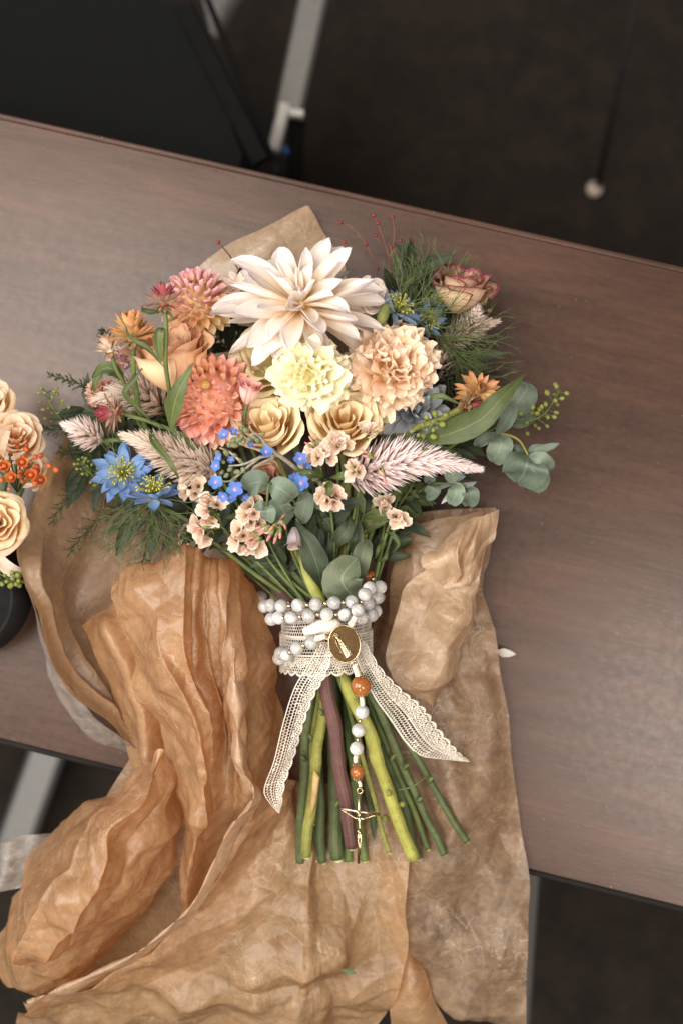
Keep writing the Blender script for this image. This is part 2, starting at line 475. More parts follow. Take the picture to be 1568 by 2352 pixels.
# ------------------------------------------------------------------ kraft tissue paper
def paper_mat(name, base, base2, trans, clear, wax=0.35):
    s = N(name); tc = s.n('TexCoord'); ob = tc.outputs['Object']
    f = s.noise(ob, 26, 6, 0.7); f2 = s.noise(ob, 120, 6, 0.75); f3 = s.noise(ob, 900, 3, 0.6); f4 = s.noise(ob, 60, 5, 0.7)
    c = s.ramp(f, [(0.3, lin(base2)), (0.68, lin(base))])
    c = s.mix(1.0, c, s.ramp(f2, [(0.3, (0.84, 0.82, 0.80, 1)), (0.62, (1.05, 1.05, 1.04, 1))]), blend='MULTIPLY')
    c = s.mix(1.0, c, s.ramp(f3, [(0.3, (0.88, 0.88, 0.88, 1)), (0.6, (1, 1, 1, 1))]), blend='MULTIPLY')
    # crushed creases: thin V grooves between flat patches, at three sizes, denser in some places
    def crease(sc, w, seedv, det=1.5):
        mp = s.n('Mapping'); mp.inputs['Location'].default_value = (seedv, seedv * .7, seedv * .3); s.l(ob, mp.inputs[0])
        d = s.math('ABSOLUTE', s.math('SUBTRACT', s.noise(mp.outputs[0], sc, det, .5), .5))
        return s.math('MINIMUM', s.math('MULTIPLY', d, 1.0 / w), 1.0)
    c1, c2, c3, c4 = crease(24, .05, 1.3), crease(52, .06, 4.1), crease(60, .06, 8.7), crease(150, .09, 2.2, 2.5)
    patch = s.ramp(s.noise(ob, 17, 3, .6), [(0.42, (0, 0, 0, 1)), (0.62, (1, 1, 1, 1))])
    ln = s.math('SUBTRACT', 1.0, s.math('MINIMUM', s.ramp(c2, [(0, (0, 0, 0, 1)), (.16, (1, 1, 1, 1))]), s.ramp(c4, [(0, (0, 0, 0, 1)), (.12, (1, 1, 1, 1))])))
    crm = s.math('MULTIPLY', ln, patch)
    c = s.mix(s.math('MULTIPLY', crm, 0.42), c, lin((240, 224, 202)))
    h = s.math('ADD', s.math('MULTIPLY', c1, .9), s.math('ADD', s.math('MULTIPLY', c2, .5), s.math('MULTIPLY', c3, .5)))
    h = s.math('ADD', h, s.math('MULTIPLY', s.math('MULTIPLY', c4, .35), patch))
    h = s.math('ADD', h, s.math('MULTIPLY', f3, 0.06))
    nr = s.bump(h, 0.34, 0.0010)
    ro = s.ramp(f2, [(0.3, (0.30,) * 3 + (1,)), (0.7, (0.48,) * 3 + (1,))])
    a = s.prin(s.mix(0.18, c, lin((200, 188, 176))), ro, wax, nrm=nr, Coat_Weight=0.35, Coat_Roughness=0.32)
    warm = s.mix(1.0, c, (1.06, 0.88, 0.66, 1), blend='MULTIPLY')
    t = s.n('BsdfTranslucent'); s.l(warm, t.inputs[0]); s.l(nr, t.inputs['Normal'])
    sh = s.mixsh(trans, a, t.outputs[0])
    if clear:
        tr = s.n('BsdfTransparent'); s.l(s.mix(0.6, (1, 1, 1, 1), c), tr.inputs[0])
        cf = s.math('MULTIPLY', s.ramp(f4, [(0.30, (1.3,) * 3 + (1,)), (0.70, (0.7,) * 3 + (1,))]), clear)
        cf = s.math('MULTIPLY', cf, s.math('SUBTRACT', 1.0, s.math('MULTIPLY', crm, 0.6)))
        sh = s.mixsh(cf, sh, tr.outputs[0])
    return s.done(sh)
M_PAPER = paper_mat('kraft_tissue', (218, 168, 110), (192, 142, 86), 0.50, 0.22, 0.75)
M_PAPER2 = paper_mat('kraft_tissue_thin', (200, 164, 122), (176, 138, 98), 0.48, 0.26, 0.75)
M_PAPER5 = paper_mat('kraft_tissue_lower', (218, 172, 116), (190, 144, 92), 0.48, 0.30, 0.7)
M_PAPER6 = paper_mat('kraft_tissue_grey', (200, 190, 180), (172, 160, 150), 0.40, 0.40, 0.75)
M_PAPER3 = paper_mat('kraft_tissue_sheer', (202, 164, 124), (174, 136, 98), 0.42, 0.48, 0.6)
M_PAPER4 = paper_mat('kraft_tissue_pale', (216, 184, 146), (198, 160, 120), 0.42, 0.15, 0.7)

WAVES = {}
def crumple(p, amp, f, seed, n=7, thr=-.05):
    """random straight creases at many angles: flat facets with sharp edges, stronger in some patches than others"""
    if (seed, n) not in WAVES:
        r = random.Random(900 + seed)
        WAVES[(seed, n)] = [(math.cos(a), math.sin(a), r.uniform(.55, 1.9), r.uniform(0, 1), Vector((r.uniform(-9, 9), r.uniform(-9, 9), r.uniform(-9, 9)))) for a in [r.uniform(0, math.pi) for _ in range(n)]]
    h = 0.0
    for cx, cy, fr, ph, o in WAVES[(seed, n)]:
        m = noise.noise(p * f * .45 + o)
        if m < thr:
            continue
        x = (p.x * cx + p.y * cy) * f * fr + ph + .12 * noise.noise(p * f * .5 - o) + p.z * f * .5
        h += (abs((x % 1.0) * 2 - 1) - .5) / fr * min(1.0, (m - thr) * 4)
    return h * amp

def foldlines(lst, t0=0.06):
    """(s at top, s at bottom, height, width, start, end): crests that run down the sheet"""
    def f(s, t, p):
        h = 0.0
        for i, (a, b, am, w, ta, tb) in enumerate(lst):
            if t < ta - .08 or t > tb + .08: continue
            k = min(1, max(0, (t - ta + .08) / .16)) * min(1, max(0, (tb + .08 - t) / .16))
            x = s - (a + (b - a) * t + .018 * noise.noise(Vector((t * 5, i * 3.1, 0))))
            ww = w if x < 0 else w * .45
            h += am * k * (math.exp(-(x / (ww * 1.3)) ** 2) if w > .055 else math.exp(-abs(x) / ww))
        return h
    return f

def ridge(x):
    return 1 - abs(x) * 2

def loft(rows, nu, nv, zoff=0.0, amp=0.0022, fine=0.0007, folds=None, seed=0, cell=26.0, taper=None):
    """rows of (u, v, z) control points, top to bottom; every row is splined, then the columns; then creased"""
    m = max(len(r) for r in rows)
    dense = []
    for r in rows:
        c = crspline([P(u, v, z) for u, v, z in r], 12)
        dense.append([c[min(len(c) - 1, int(round(i * (len(c) - 1) / nu)))] if False else
                      c[int(i * (len(c) - 1) / nu)].lerp(c[min(len(c) - 1, int(i * (len(c) - 1) / nu) + 1)], (i * (len(c) - 1) / nu) % 1.0) for i in range(nu + 1)])
    cols = []
    for i in range(nu + 1):
        c = crspline([row[i] for row in dense], 12); L = len(c) - 1
        cols.append([c[int(j * L / nv)].lerp(c[min(L, int(j * L / nv) + 1)], (j * L / nv) % 1.0) for j in range(nv + 1)])
    so = Vector((seed * 3.7, seed * 1.3, seed * 2.1))
    out = []
    for j in range(nv + 1):
        row = []
        for i in range(nu + 1):
            p = cols[i][j]
            a = cols[min(nu, i + 1)][j] - cols[max(0, i - 1)][j]
            b = cols[i][max(0, j - 1)] - cols[i][min(nv, j + 1)]
            n = a.cross(b); n = n.normalized() if n.length > 1e-12 else Vector((0, 0, 1))
            s, t = i / nu, j / nv
            h = 0.0
            if folds:
                h += folds(s, t, p)
            h += crumple(p, amp * 1.35, cell * .75, seed, 5) + crumple(p, fine * 1.3, cell * 2.6, seed + 50, 6, .08) + fine * .22 * ridge(noise.noise(p * 110 + so))
            e = 1.0
            if taper:
                e = taper(s, t)
            row.append(p + n * h * e + Vector((0, 0, zoff)))
        out.append(row)
    g = G(); g.grid(out, [(i / nu, j / nv) for j in range(nv + 1) for i in range(nu + 1)])
    return g

def pleats(freq, a, sharp=1.0, skew=0.0, ph=0.0, grow=None):
    def f(s, t, p):
        x = s * freq + skew * t + ph + 0.35 * noise.noise(Vector((s * 5, t * 2.2, ph)))
        w = (x % 1.0); w = abs(w * 2 - 1)                # triangle wave
        w = w ** sharp
        k = 1.0 if grow is None else grow(s, t)
        return a * (w - 0.5) * k
    return f

PG = 'kraft tissue paper under the bouquet'
# --- left sheet: back corner behind the dahlia, left rim scoop, front bulge, lower-left bag
def newpaper(name, label):
    return thing(name, label, 'tissue paper', Matrix.Translation((0, 0, 0)), PG)

pl = newpaper('tissue_paper', 'large crumpled kraft tissue bulging up left of the stems and hanging over the table edge')
scoop = [
    [(215, 890, .030), (262, 915, .018), (330, 930, .006), (420, 940, .004), (520, 950, .003)],
    [(150, 1000, .050), (205, 1020, .022), (300, 1040, .006), (420, 1050, .004), (540, 1060, .003)],
    [(98, 1110, .066), (170, 1125, .030), (290, 1130, .008), (420, 1140, .004), (560, 1150, .003)],
    [(50, 1240, .080), (118, 1252, .050), (205, 1250, .014), (400, 1250, .004), (560, 1250, .003)],
    [(52, 1310, .080), (90, 1325, .066), (150, 1330, .020), (300, 1330, .004), (560, 1330, .003)],
    [(78, 1410, .074), (108, 1420, .052), (160, 1430, .016), (300, 1430, .004), (560, 1430, .003)],
    [(118, 1520, .062), (150, 1515, .036), (210, 1510, .010), (330, 1510, .004), (560, 1520, .003)],
    [(172, 1600, .050), (205, 1590, .026), (250, 1590, .007), (360, 1590, .004), (560, 1600, .003)],
    [(240, 1668, .036), (265, 1660, .016), (300, 1660, .006), (400, 1670, .004), (560, 1680, .003)],
    [(310, 1715, .020), (330, 1712, .012), (360, 1710, .006), (440, 1720, .004), (560, 1730, .003)]]
loft(scoop, 90, 150, folds=foldlines([(.16, .2, .010, .05, .3, .95), (.30, .26, -.006, .08, .2, .9), (.42, .36, .008, .06, .2, .8)]), amp=.00288, fine=.000440, seed=1, cell=15).build('sheet', M_PAPER2, pl)
# underside of the rim, lying towards the table
rim = [[(50, 1240, .080), (60, 1250, .055), (80, 1260, .030)],
       [(52, 1320, .079), (60, 1330, .050), (78, 1345, .024)],
       [(80, 1412, .072), (84, 1425, .046), (98, 1445, .018)],
       [(118, 1522, .061), (116, 1540, .034), (124, 1565, .010)],
       [(160, 1590, .050), (146, 1612, .024), (150, 1616, .006)],
       [(240, 1670, .035), (215, 1690, .016), (205, 1690, .005)],
       [(312, 1718, .020), (300, 1735, .008), (285, 1728, .004)]]
loft(rim, 16, 110, folds=None, amp=.00216, fine=.000395, seed=2).build('rolled_rim', M_PAPER6, pl)
inner = [[(185, 1436, .022), (240, 1398, .034), (330, 1366, .040), (420, 1380, .040)],
         [(205, 1470, .026), (260, 1440, .046), (340, 1420, .050), (440, 1430, .045)],
         [(225, 1520, .024), (290, 1500, .048), (360, 1490, .050), (460, 1490, .045)],
         [(255, 1580, .020), (310, 1570, .044), (380, 1560, .048), (470, 1560, .045)],
         [(266, 1640, .018), (325, 1630, .040), (390, 1620, .044), (475, 1620, .042)],
         [(290, 1710, .016), (338, 1700, .036), (400, 1690, .042), (480, 1690, .04)],
         [(304, 1790, .012), (345, 1775, .034), (405, 1760, .042), (480, 1750, .04)]]
loft(inner, 60, 70, folds=foldlines([(.3, .45, .010, .1, .1, 1), (.62, .6, -.012, .06, .1, 1)]), amp=.00360, fine=.000595, seed=3, cell=20).build('fold', M_PAPER, pl)

def rowz(us, v, zs, dv=None):
    return [(u, v + (dv[i] if dv else 0), z) for i, (u, z) in enumerate(zip(us, zs))]
front = [
    rowz([290, 318, 350, 392, 440, 474, 508, 538, 572], 1330, [.03, .035, .04, .042, .04, .036, .034, .03, .026], [50, 25, 5, -8, -12, -6, 4, 22, 48]),
    rowz([270, 300, 340, 390, 443, 476, 511, 540, 580], 1300, [.058, .070, .078, .081, .078, .072, .068, .058, .044], [34, -2, -18, -30, -34, -28, -14, 6, 40]),
    rowz([263, 300, 342, 392, 443, 474, 511, 540, 590], 1335, [.070, .088, .097, .100, .096, .086, .088, .074, .054], [14, 0, -8, -14, -16, -12, -4, 8, 30]),
    rowz([271, 300, 345, 395, 443, 470, 508, 540, 605], 1402, [.076, .094, .104, .107, .103, .092, .098, .084, .056]),
    rowz([296, 325, 352, 400, 448, 478, 515, 552, 630], 1500, [.070, .084, .106, .110, .106, .088, .094, .096, .048]),
    rowz([322, 350, 395, 430, 465, 492, 520, 546, 642], 1580, [.064, .078, .106, .108, .098, .078, .082, .094, .042]),
    rowz([353, 385, 438, 466, 490, 514, 530, 552, 655], 1670, [.058, .074, .102, .104, .088, .070, .074, .089, .036]),
    rowz([384, 415, 450, 470, 495, 520, 538, 556, 660], 1750, [.054, .072, .096, .096, .078, .064, .068, .083, .030]),
    rowz([418, 435, 455, 468, 485, 510, 540, 572, 660], 1840, [.052, .068, .086, .084, .068, .055, .056, .066, .024]),
    rowz([421, 432, 444, 456, 470, 490, 520, 548, 640], 1930, [.050, .060, .072, .068, .052, .042, .038, .040, .014]),
    rowz([410, 420, 430, 438, 448, 465, 490, 520, 600], 2030, [.046, .050, .054, .050, .042, .032, .026, .022, .010]),
    rowz([421, 425, 429, 433, 440, 452, 472, 500, 580], 2088, [.036, .038, .038, .036, .030, .024, .018, .014, .008])]
fa = foldlines([(.30, .34, .004, .04, .3, .8), (.46, .40, .004, .02, .1, .6), (.52, .50, -.004, .025, .1, .7), (.66, .62, .004, .02, .15, .6), (.72, .70, -.004, .02, .1, .6), (.78, .80, .003, .02, .2, .8), (.88, .9, .004, .03, .2, .8)])
loft(front, 230, 270, folds=fa, amp=.0040, fine=.000900, seed=4, cell=24).build('front_bulge', M_PAPER, pl)

bag = [
    [(300, 1790, .030), (330, 1750, .062), (372, 1722, .072), (400, 1760, .062), (415, 1830, .045)],
    [(246, 1832, .020), (285, 1832, .076), (320, 1840, .092), (375, 1880, .074), (410, 1920, .035)],
    [(160, 1890, .012), (212, 1888, .080), (250, 1910, .104), (340, 1950, .078), (400, 1985, .028)],
    [(100, 1955, .010), (165, 1960, .088), (240, 1985, .110), (310, 2020, .074), (365, 2050, .020)],
    [(45, 2040, .006), (110, 2050, .088), (200, 2065, .104), (265, 2085, .066), (310, 2110, .012)],
    [(5, 2110, .0), (65, 2130, .080), (140, 2150, .090), (205, 2160, .056), (250, 2170, .004)],
    [(-15, 2180, -.02), (35, 2200, .058), (95, 2215, .064), (150, 2222, .040), (195, 2230, -.01)],
    [(-5, 2240, -.05), (40, 2262, .01), (85, 2268, .014), (130, 2266, .004), (165, 2258, -.04)]]
loft(bag, 170, 200, folds=foldlines([(.52, .48, .007, .05, .1, .8), (.25, .3, .004, .04, .2, .9), (.7, .62, -.005, .05, .1, .8)]), amp=.0058, fine=.001100, seed=5, cell=22).build('lower_bag', M_PAPER, pl)
tail = [[(-30, 1950, -.02), (20, 1925, .004), (80, 1920, .012), (140, 1915, .016), (190, 1905, .018)],
        [(-40, 2000, -.03), (10, 1985, .0), (70, 1975, .012), (130, 1970, .02), (180, 1960, .02)],
        [(-50, 2080, -.04), (0, 2050, -.005), (50, 2040, .01), (110, 2030, .016), (160, 2020, .02)]]
loft(tail, 60, 40, folds=foldlines([(.3, .35, .010, .1, 0, 1), (.6, .55, -.010, .08, 0, 1)]), amp=.00432, fine=.000415, seed=6, cell=20).build('fold', M_PAPER6, pl)
under = [[(300, 1740, .004), (430, 1770, .004), (570, 1790, .004)], [(230, 1860, .0), (420, 1900, .003), (600, 1930, .004)],
         [(160, 2060, -.012), (360, 2080, -.006), (560, 2080, .004)], [(130, 2180, -.03), (320, 2190, -.02), (500, 2190, -.005)], [(140, 2270, -.05), (300, 2270, -.04), (440, 2260, -.02)]]
loft(under, 60, 70, folds=None, amp=.005, fine=.000400, seed=16, cell=16).build('under_fold', M_PAPER2, pl)
# back corner of the same sheet
corner = [[(700, 474, .010), (704, 473, .010), (708, 474, .010), (712, 478, .010)],
          [(600, 525, .012), (650, 520, .016), (700, 516, .012), (735, 520, .006)],
          [(520, 562, .010), (600, 565, .016), (680, 560, .012), (760, 556, .005)],
          [(440, 630, .008), (540, 630, .012), (660, 620, .010), (790, 600, .004)],
          [(420, 720, .006), (540, 720, .008), (680, 720, .006), (800, 700, .004)],
          [(330, 880, .004), (500, 900, .004), (680, 900, .004), (820, 900, .004)]]
loft(corner, 70, 90, folds=None, amp=.00288, fine=.000220, seed=7, cell=14).build('back_corner', M_PAPER4, pl)

# --- lower sheet spreading out under the stems
pd = newpaper('tissue_paper', 'crumpled tan tissue fanning out below the cut stem ends at the bottom')
low = [
    [(600, 1780, 0.0520), (640, 1790, 0.0260), (715, 1800, 0.0060), (820, 1800, 0.0080), (930, 1800, 0.0140)],
    [(588, 1845, 0.0540), (632, 1850, 0.0340), (715, 1880, 0.0080), (820, 1880, 0.0080), (940, 1890, 0.0150)],
    [(545, 1915, 0.0520), (600, 1940, 0.0340), (712, 1970, 0.0140), (825, 1960, 0.0080), (944, 1985, 0.0170)],
    [(470, 2060, 0.0500), (545, 2075, 0.0340), (704, 2070, 0.0260), (820, 2070, 0.0120), (936, 2090, 0.0210)],
    [(410, 2125, 0.0460), (510, 2140, 0.0320), (702, 2140, 0.0300), (812, 2150, 0.0140), (938, 2170, 0.0210)],
    [(318, 2200, 0.0420), (470, 2215, 0.0280), (700, 2205, 0.0320), (806, 2215, 0.0140), (925, 2235, 0.0190)],
    [(180, 2262, 0.0340), (400, 2285, 0.0180), (692, 2270, 0.0280), (796, 2280, 0.0060), (912, 2290, 0.0130)],
    [(62, 2312, 0.0220), (350, 2345, 0.0000), (684, 2330, 0.0180), (786, 2345, -0.0080), (892, 2330, -0.0030)],
    [(36, 2350, 0.0000), (330, 2410, -0.0300), (680, 2390, -0.0040), (780, 2410, -0.0360), (850, 2375, -0.0210)],
    [(30, 2430, -0.0500), (330, 2480, -0.0700), (680, 2470, -0.0500), (780, 2480, -0.0760), (840, 2440, -0.0610)]]
def lowf(s, t, p):
    c = math.exp(-((s - 0.5) / 0.035) ** 2) * 0.006 * min(1, t * 3)
    k = .45 * pleats(3.2, .006, .9, 2.5 * (1 if s < .5 else -1), .2)(s, t, p)
    v = (t * 5 + 2.5 * abs(s - .5) + .4 * noise.noise(Vector((s * 4, t * 6, 3)))) % 1.0
    return c + k + .008 * (abs(v * 2 - 1) - .5) * (1 if s < .55 else .6) * max(0, min(1, .3 + 1.6 * noise.noise(Vector((s * 3, t * 4, 7)))))
loft(low, 190, 230, folds=lowf, amp=.00605, fine=.000835, seed=8, cell=17).build('sheet', M_PAPER5, pd)
hem = [[(528, 1490, .100), (540, 1488, .104), (550, 1492, .096)],
       [(526, 1530, .100), (538, 1532, .105), (552, 1536, .094)],
       [(532, 1640, .094), (546, 1642, .099), (562, 1646, .088)],
       [(536, 1750, .088), (552, 1752, .093), (572, 1756, .080)],
       [(560, 1808, .080), (582, 1812, .086), (602, 1820, .070)],
       [(594, 1845, .062), (572, 1850, .074), (574, 1872, .056)],
       [(552, 1910, .056), (520, 1915, .066), (540, 1925, .046)],
       [(478, 2055, .054), (452, 2060, .062), (470, 2072, .044)],
       [(415, 2120, .050), (398, 2122, .058), (412, 2140, .040)],
       [(322, 2192, .046), (305, 2195, .054), (325, 2214, .034)],
       [(182, 2255, .038), (172, 2258, .044), (190, 2274, .026)],
       [(64, 2306, .026), (54, 2308, .030), (70, 2326, .012)]]
loft(hem, 18, 150, amp=.00216, fine=.000440, seed=9).build('rolled_hem', M_PAPER4, pd)
flap = [[(915, 2165, .0), (935, 2172, .002), (948, 2186, .0)],
        [(900, 2240, .002), (945, 2235, .008), (975, 2235, .0)],
        [(895, 2300, .0), (955, 2300, .006), (1002, 2305, -.006)],
        [(900, 2400, -.02), (970, 2395, -.012), (1045, 2385, -.02)]]
loft(flap, 34, 50, zoff=.003, amp=.00216, fine=.000220, seed=10).build('corner_flap', M_PAPER, pd)
# leaf crumb lying on it
lm = petal(.011, .0042, LANCE, 3, 5, cup=.5, curl=-.3).mesh('leaf_crumb', plain_mat('crumb_green', (58, 84, 48), (74, 98, 58), .6))
tag(put('leaf_crumb', lm, None, Matrix.Translation(P(785, 2228, .03)) @ Matrix.Rotation(R(-105), 4, 'Z')), 'tiny green leaf scrap on the tan tissue below the stems', 'leaf')

# --- right sheet: lies on the table, hangs sheer over the front edge, two folded flaps on top
pr = newpaper('tissue_paper', 'sheer brown tissue right of the stems with turned up flap and long hanging end')
right = [
    [(905, 1190, .020), (985, 1175, .024), (1065, 1168, .022), (1138, 1166, .016)],
    [(890, 1280, .010), (960, 1260, .022), (1050, 1250, .022), (1125, 1250, .014)],
    [(870, 1370, .008), (960, 1360, .014), (1040, 1350, .016), (1104, 1340, .010)],
    [(850, 1470, .006), (950, 1460, .010), (1050, 1450, .012), (1126, 1440, .007)],
    [(840, 1580, .005), (950, 1570, .010), (1060, 1560, .014), (1146, 1550, .007)],
    [(840, 1700, .005), (960, 1690, .010), (1070, 1690, .014), (1168, 1690, .007)],
    [(850, 1820, .005), (970, 1820, .010), (1080, 1820, .014), (1186, 1820, .008)],
    [(860, 1940, .004), (980, 1940, .008), (1090, 1940, .010), (1204, 1940, .007)],
    [(880, 2030, .003), (990, 2030, .005), (1100, 2040, .006), (1214, 2030, .006)],
    [(900, 2120, .0), (1000, 2120, .002), (1105, 2130, .004), (1210, 2140, .003)],
    [(930, 2190, -.002), (1000, 2200, -.002), (1105, 2230, -.002), (1207, 2250, -.002)],
    [(945, 2265, -.008), (995, 2285, -.010), (1105, 2325, -.014), (1206, 2350, -.016)],
    [(950, 2280, -.010), (1002, 2300, -.013), (1115, 2345, -.020), (1205, 2450, -.034)]]
rf = foldlines([(.3, .75, .006, .2, .1, .5), (.75, .3, .006, .2, .3, .75), (.95, .6, .005, .2, .25, .6)])
loft(right, 110, 240, zoff=.0055, folds=lambda s, t, p: rf(s, t, p), amp=.0052, fine=.0010, seed=11, cell=19).build('sheet', M_PAPER3, pr)
flp = [[(992, 1300, .050), (1050, 1270, .054), (1100, 1240, .052), (1130, 1215, .046)],
       [(932, 1346, .046), (985, 1346, .046), (1045, 1340, .054), (1100, 1312, .050)],
       [(918, 1385, .046), (975, 1385, .046), (1040, 1385, .056), (1090, 1372, .046)],
       [(902, 1440, .044), (965, 1440, .046), (1030, 1440, .054), (1078, 1430, .040)],
       [(882, 1510, .042), (950, 1508, .046), (1015, 1505, .048), (1064, 1495, .034)],
       [(900, 1550, .040), (955, 1556, .044), (1010, 1556, .040), (1042, 1548, .030)],
       [(945, 1590, .036), (970, 1598, .036), (995, 1600, .034), (1015, 1590, .026)],
       [(984, 1618, .030), (988, 1622, .030), (994, 1624, .030), (998, 1620, .026)]]
loft(flp, 90, 110, folds=None, amp=.0060, fine=.0011, seed=12, cell=20).build('folded_flap', M_PAPER4, pr)
top = [[(1062, 1216, .058), (1090, 1198, .060), (1120, 1182, .058), (1143, 1170, .054)],
       [(1010, 1262, .062), (1060, 1246, .068), (1105, 1226, .064), (1142, 1205, .056)],
       [(975, 1288, .064), (1040, 1284, .072), (1092, 1268, .066), (1138, 1240, .056)],
       [(992, 1318, .066), (1045, 1312, .070), (1088, 1300, .064), (1114, 1276, .056)],
       [(1012, 1346, .066), (1045, 1342, .066), (1075, 1332, .062), (1094, 1318, .056)],
       [(1023, 1361, .064), (1040, 1357, .064), (1060, 1348, .062), (1076, 1338, .056)]]
loft(top, 80, 70, folds=foldlines([(.35, .42, .006, .03, .1, .8), (.5, .48, -.006, .03, .1, .8)]), amp=.0062, fine=.0014, seed=13, cell=22).build('turned_corner', M_PAPER4, pr)
back = [[(930, 1215, .03), (1000, 1190, .040), (1060, 1180, .046), (1110, 1172, .048)],
        [(915, 1270, .03), (985, 1250, .042), (1050, 1235, .05), (1100, 1220, .05)],
        [(895, 1345, .03), (950, 1330, .04), (1010, 1310, .05), (1060, 1290, .05)],
        [(885, 1440, .028), (920, 1420, .035), (960, 1400, .04), (1000, 1380, .045)]]
loft(back, 60, 60, folds=None, amp=.00504, fine=.000790, seed=14, cell=20).build('fold', M_PAPER2, pr)
# ------------------------------------------------------------------ flower builders
def stem_mat(name, c1, c2, c3, rough=.55, streak=.5):
    s = N(name); tc = s.n('TexCoord'); oi = s.n('ObjectInfo')
    st = s.noise(tc.outputs['UV'], 1.0, 4, .6, (22, 1.3, 1)); f = s.noise(tc.outputs['Object'], 70, 5, .65); sp = s.noise(tc.outputs['Object'], 420, 3, .6)
    c = s.ramp(s.math('ADD', s.math('MULTIPLY', st, streak), s.math('MULTIPLY', f, 1 - streak)), [(.32, lin(c1)), (.5, lin(c2)), (.66, lin(c3))])
    c = s.mix(.35, c, s.ramp(sp, [(.36, (.5, .45, .4, 1)), (.46, (1, 1, 1, 1))]), blend='MULTIPLY')
    hs = s.n('HueSaturation'); s.l(s.math('ADD', .84, s.math('MULTIPLY', oi.outputs['Random'], .32)), hs.inputs['Value']); s.l(c, hs.inputs['Color'])
    h = s.math('ADD', st, s.math('MULTIPLY', sp, .4))
    return s.done(s.prin(hs.outputs[0], rough, .35, nrm=s.bump(h, .5, .0007)))
M_STEM = stem_mat('stem_green', (62, 76, 40), (84, 98, 52), (108, 118, 66))
M_STEMD = stem_mat('stem_dark_green', (58, 66, 40), (78, 88, 54), (102, 110, 70))
M_STEMY = stem_mat('stem_yellow_green', (120, 120, 50), (150, 148, 70), (172, 168, 92), .5)
M_STEMO = stem_mat('stem_olive', (86, 88, 38), (118, 118, 56), (150, 146, 80))
M_STEMM = stem_mat('stem_maroon', (58, 36, 34), (86, 58, 54), (112, 80, 70), .55, .75)
M_STEMH = plain_mat('stem_hairy_grey', (128, 118, 104), (160, 150, 134), 0.8, 0.2, scale=400, bump=.6)
M_CUT = plain_mat('cut_end', (168, 170, 108), (196, 196, 140), 0.7, 0.3, scale=300)
M_BARK = plain_mat('stripped_bark', (150, 122, 78), (186, 160, 112), 0.7, 0.2, scale=200, ms=(1, .1, 1))
M_YEL = plain_mat('stamen_yellow_green', (150, 152, 62), (186, 180, 90), 0.6, 0.3, scale=300)
M_THREAD = plain_mat('thread_green', (68, 80, 48), (98, 108, 66), 0.6, 0.3, scale=200)
M_FERN = plain_mat('fern_green', (40, 50, 30), (62, 72, 42), 0.6, 0.3, scale=200)
M_SEED = plain_mat('seed_green', (100, 108, 48), (126, 130, 62), 0.55, 0.3, scale=250)
M_LEAF = leaf_mat('leaf_green', (66, 78, 40), (88, 98, 52), (136, 140, 90))
M_LEAFD = leaf_mat('leaf_dark', (40, 50, 34), (58, 68, 46), (98, 108, 76))
M_EUC = leaf_mat('eucalyptus', (92, 106, 90), (114, 126, 108), (144, 152, 130), 0.6, 0.15, 0.5)
M_BIG = leaf_mat('grey_green_leaf', (84, 92, 72), (104, 110, 86), (132, 142, 112), 0.6, 0.15)

FG = 'flowers in the large bouquet'

def stem(root, pts, r, mat=M_STEM, name='stem', sides=8, r1=None, wob=0.0):
    """pts are world points"""
    c = crspline(pts, 8); n = len(c)
    if wob:
        c = [p + Vector((noise.noise(p * 60), noise.noise(p * 60 + Vector((5, 5, 5))), 0)) * wob for p in c]
    rad = [r + ((r1 if r1 is not None else r) - r) * k / (n - 1) for k in range(n)]
    rad = [x * (1 + .06 * noise.noise(p * 90)) for x, p in zip(rad, c)]
    g = G(); g.tube(c, rad, sides)
    return g.build(name, mat, root, world=True)

def froot(name, label, cat, u, v, z, axis, spin=0.0, group=FG):
    return thing(name, label, cat, frame(P(u, v, z), axis, spin), group)

def ring_flower(root, rings, mats, pname='petal', seed=0, jit=1.0, squash=0.0):
    """rings: (count, elev, L, W, profile kwargs, r0, z0)"""
    rr = random.Random(seed)
    for k, (n, el, L, Wd, kw, r0, z0) in enumerate(rings):
        kw = dict(kw); prof = kw.pop('prof', POINT); mi = kw.pop('mi', 0); nv = kw.pop('nv', 3); j0 = kw.pop('jit', 1.0) * jit
        vs = []
        for v in range(nv):
            q = dict(kw)
            q['curl'] = q.get('curl', 0) + rr.uniform(-.42, .42) * j0
            q['side'] = q.get('side', 0) + rr.uniform(-.13, .13) * j0
            q['cup'] = q.get('cup', 0) * rr.uniform(.75, 1.25)
            vs.append(petal(L, Wd, prof, seed=seed * 31 + k * 7 + v, **q).mesh(pname, mats[mi]))
        off = rr.uniform(0, 6.28)
        for i in range(n):
            phi = off + 2 * math.pi * (i + rr.uniform(-.22, .22) * j0) / n
            M = petal_place(phi, R(el + rr.uniform(-7, 7) * j0), r0 * rr.uniform(.9, 1.1), z0, R(rr.uniform(-20, 20)) * j0, rr.uniform(.88, 1.1) * (1 - squash * max(0, -math.cos(phi))))
            put(pname, rr.choice(vs), root, M)

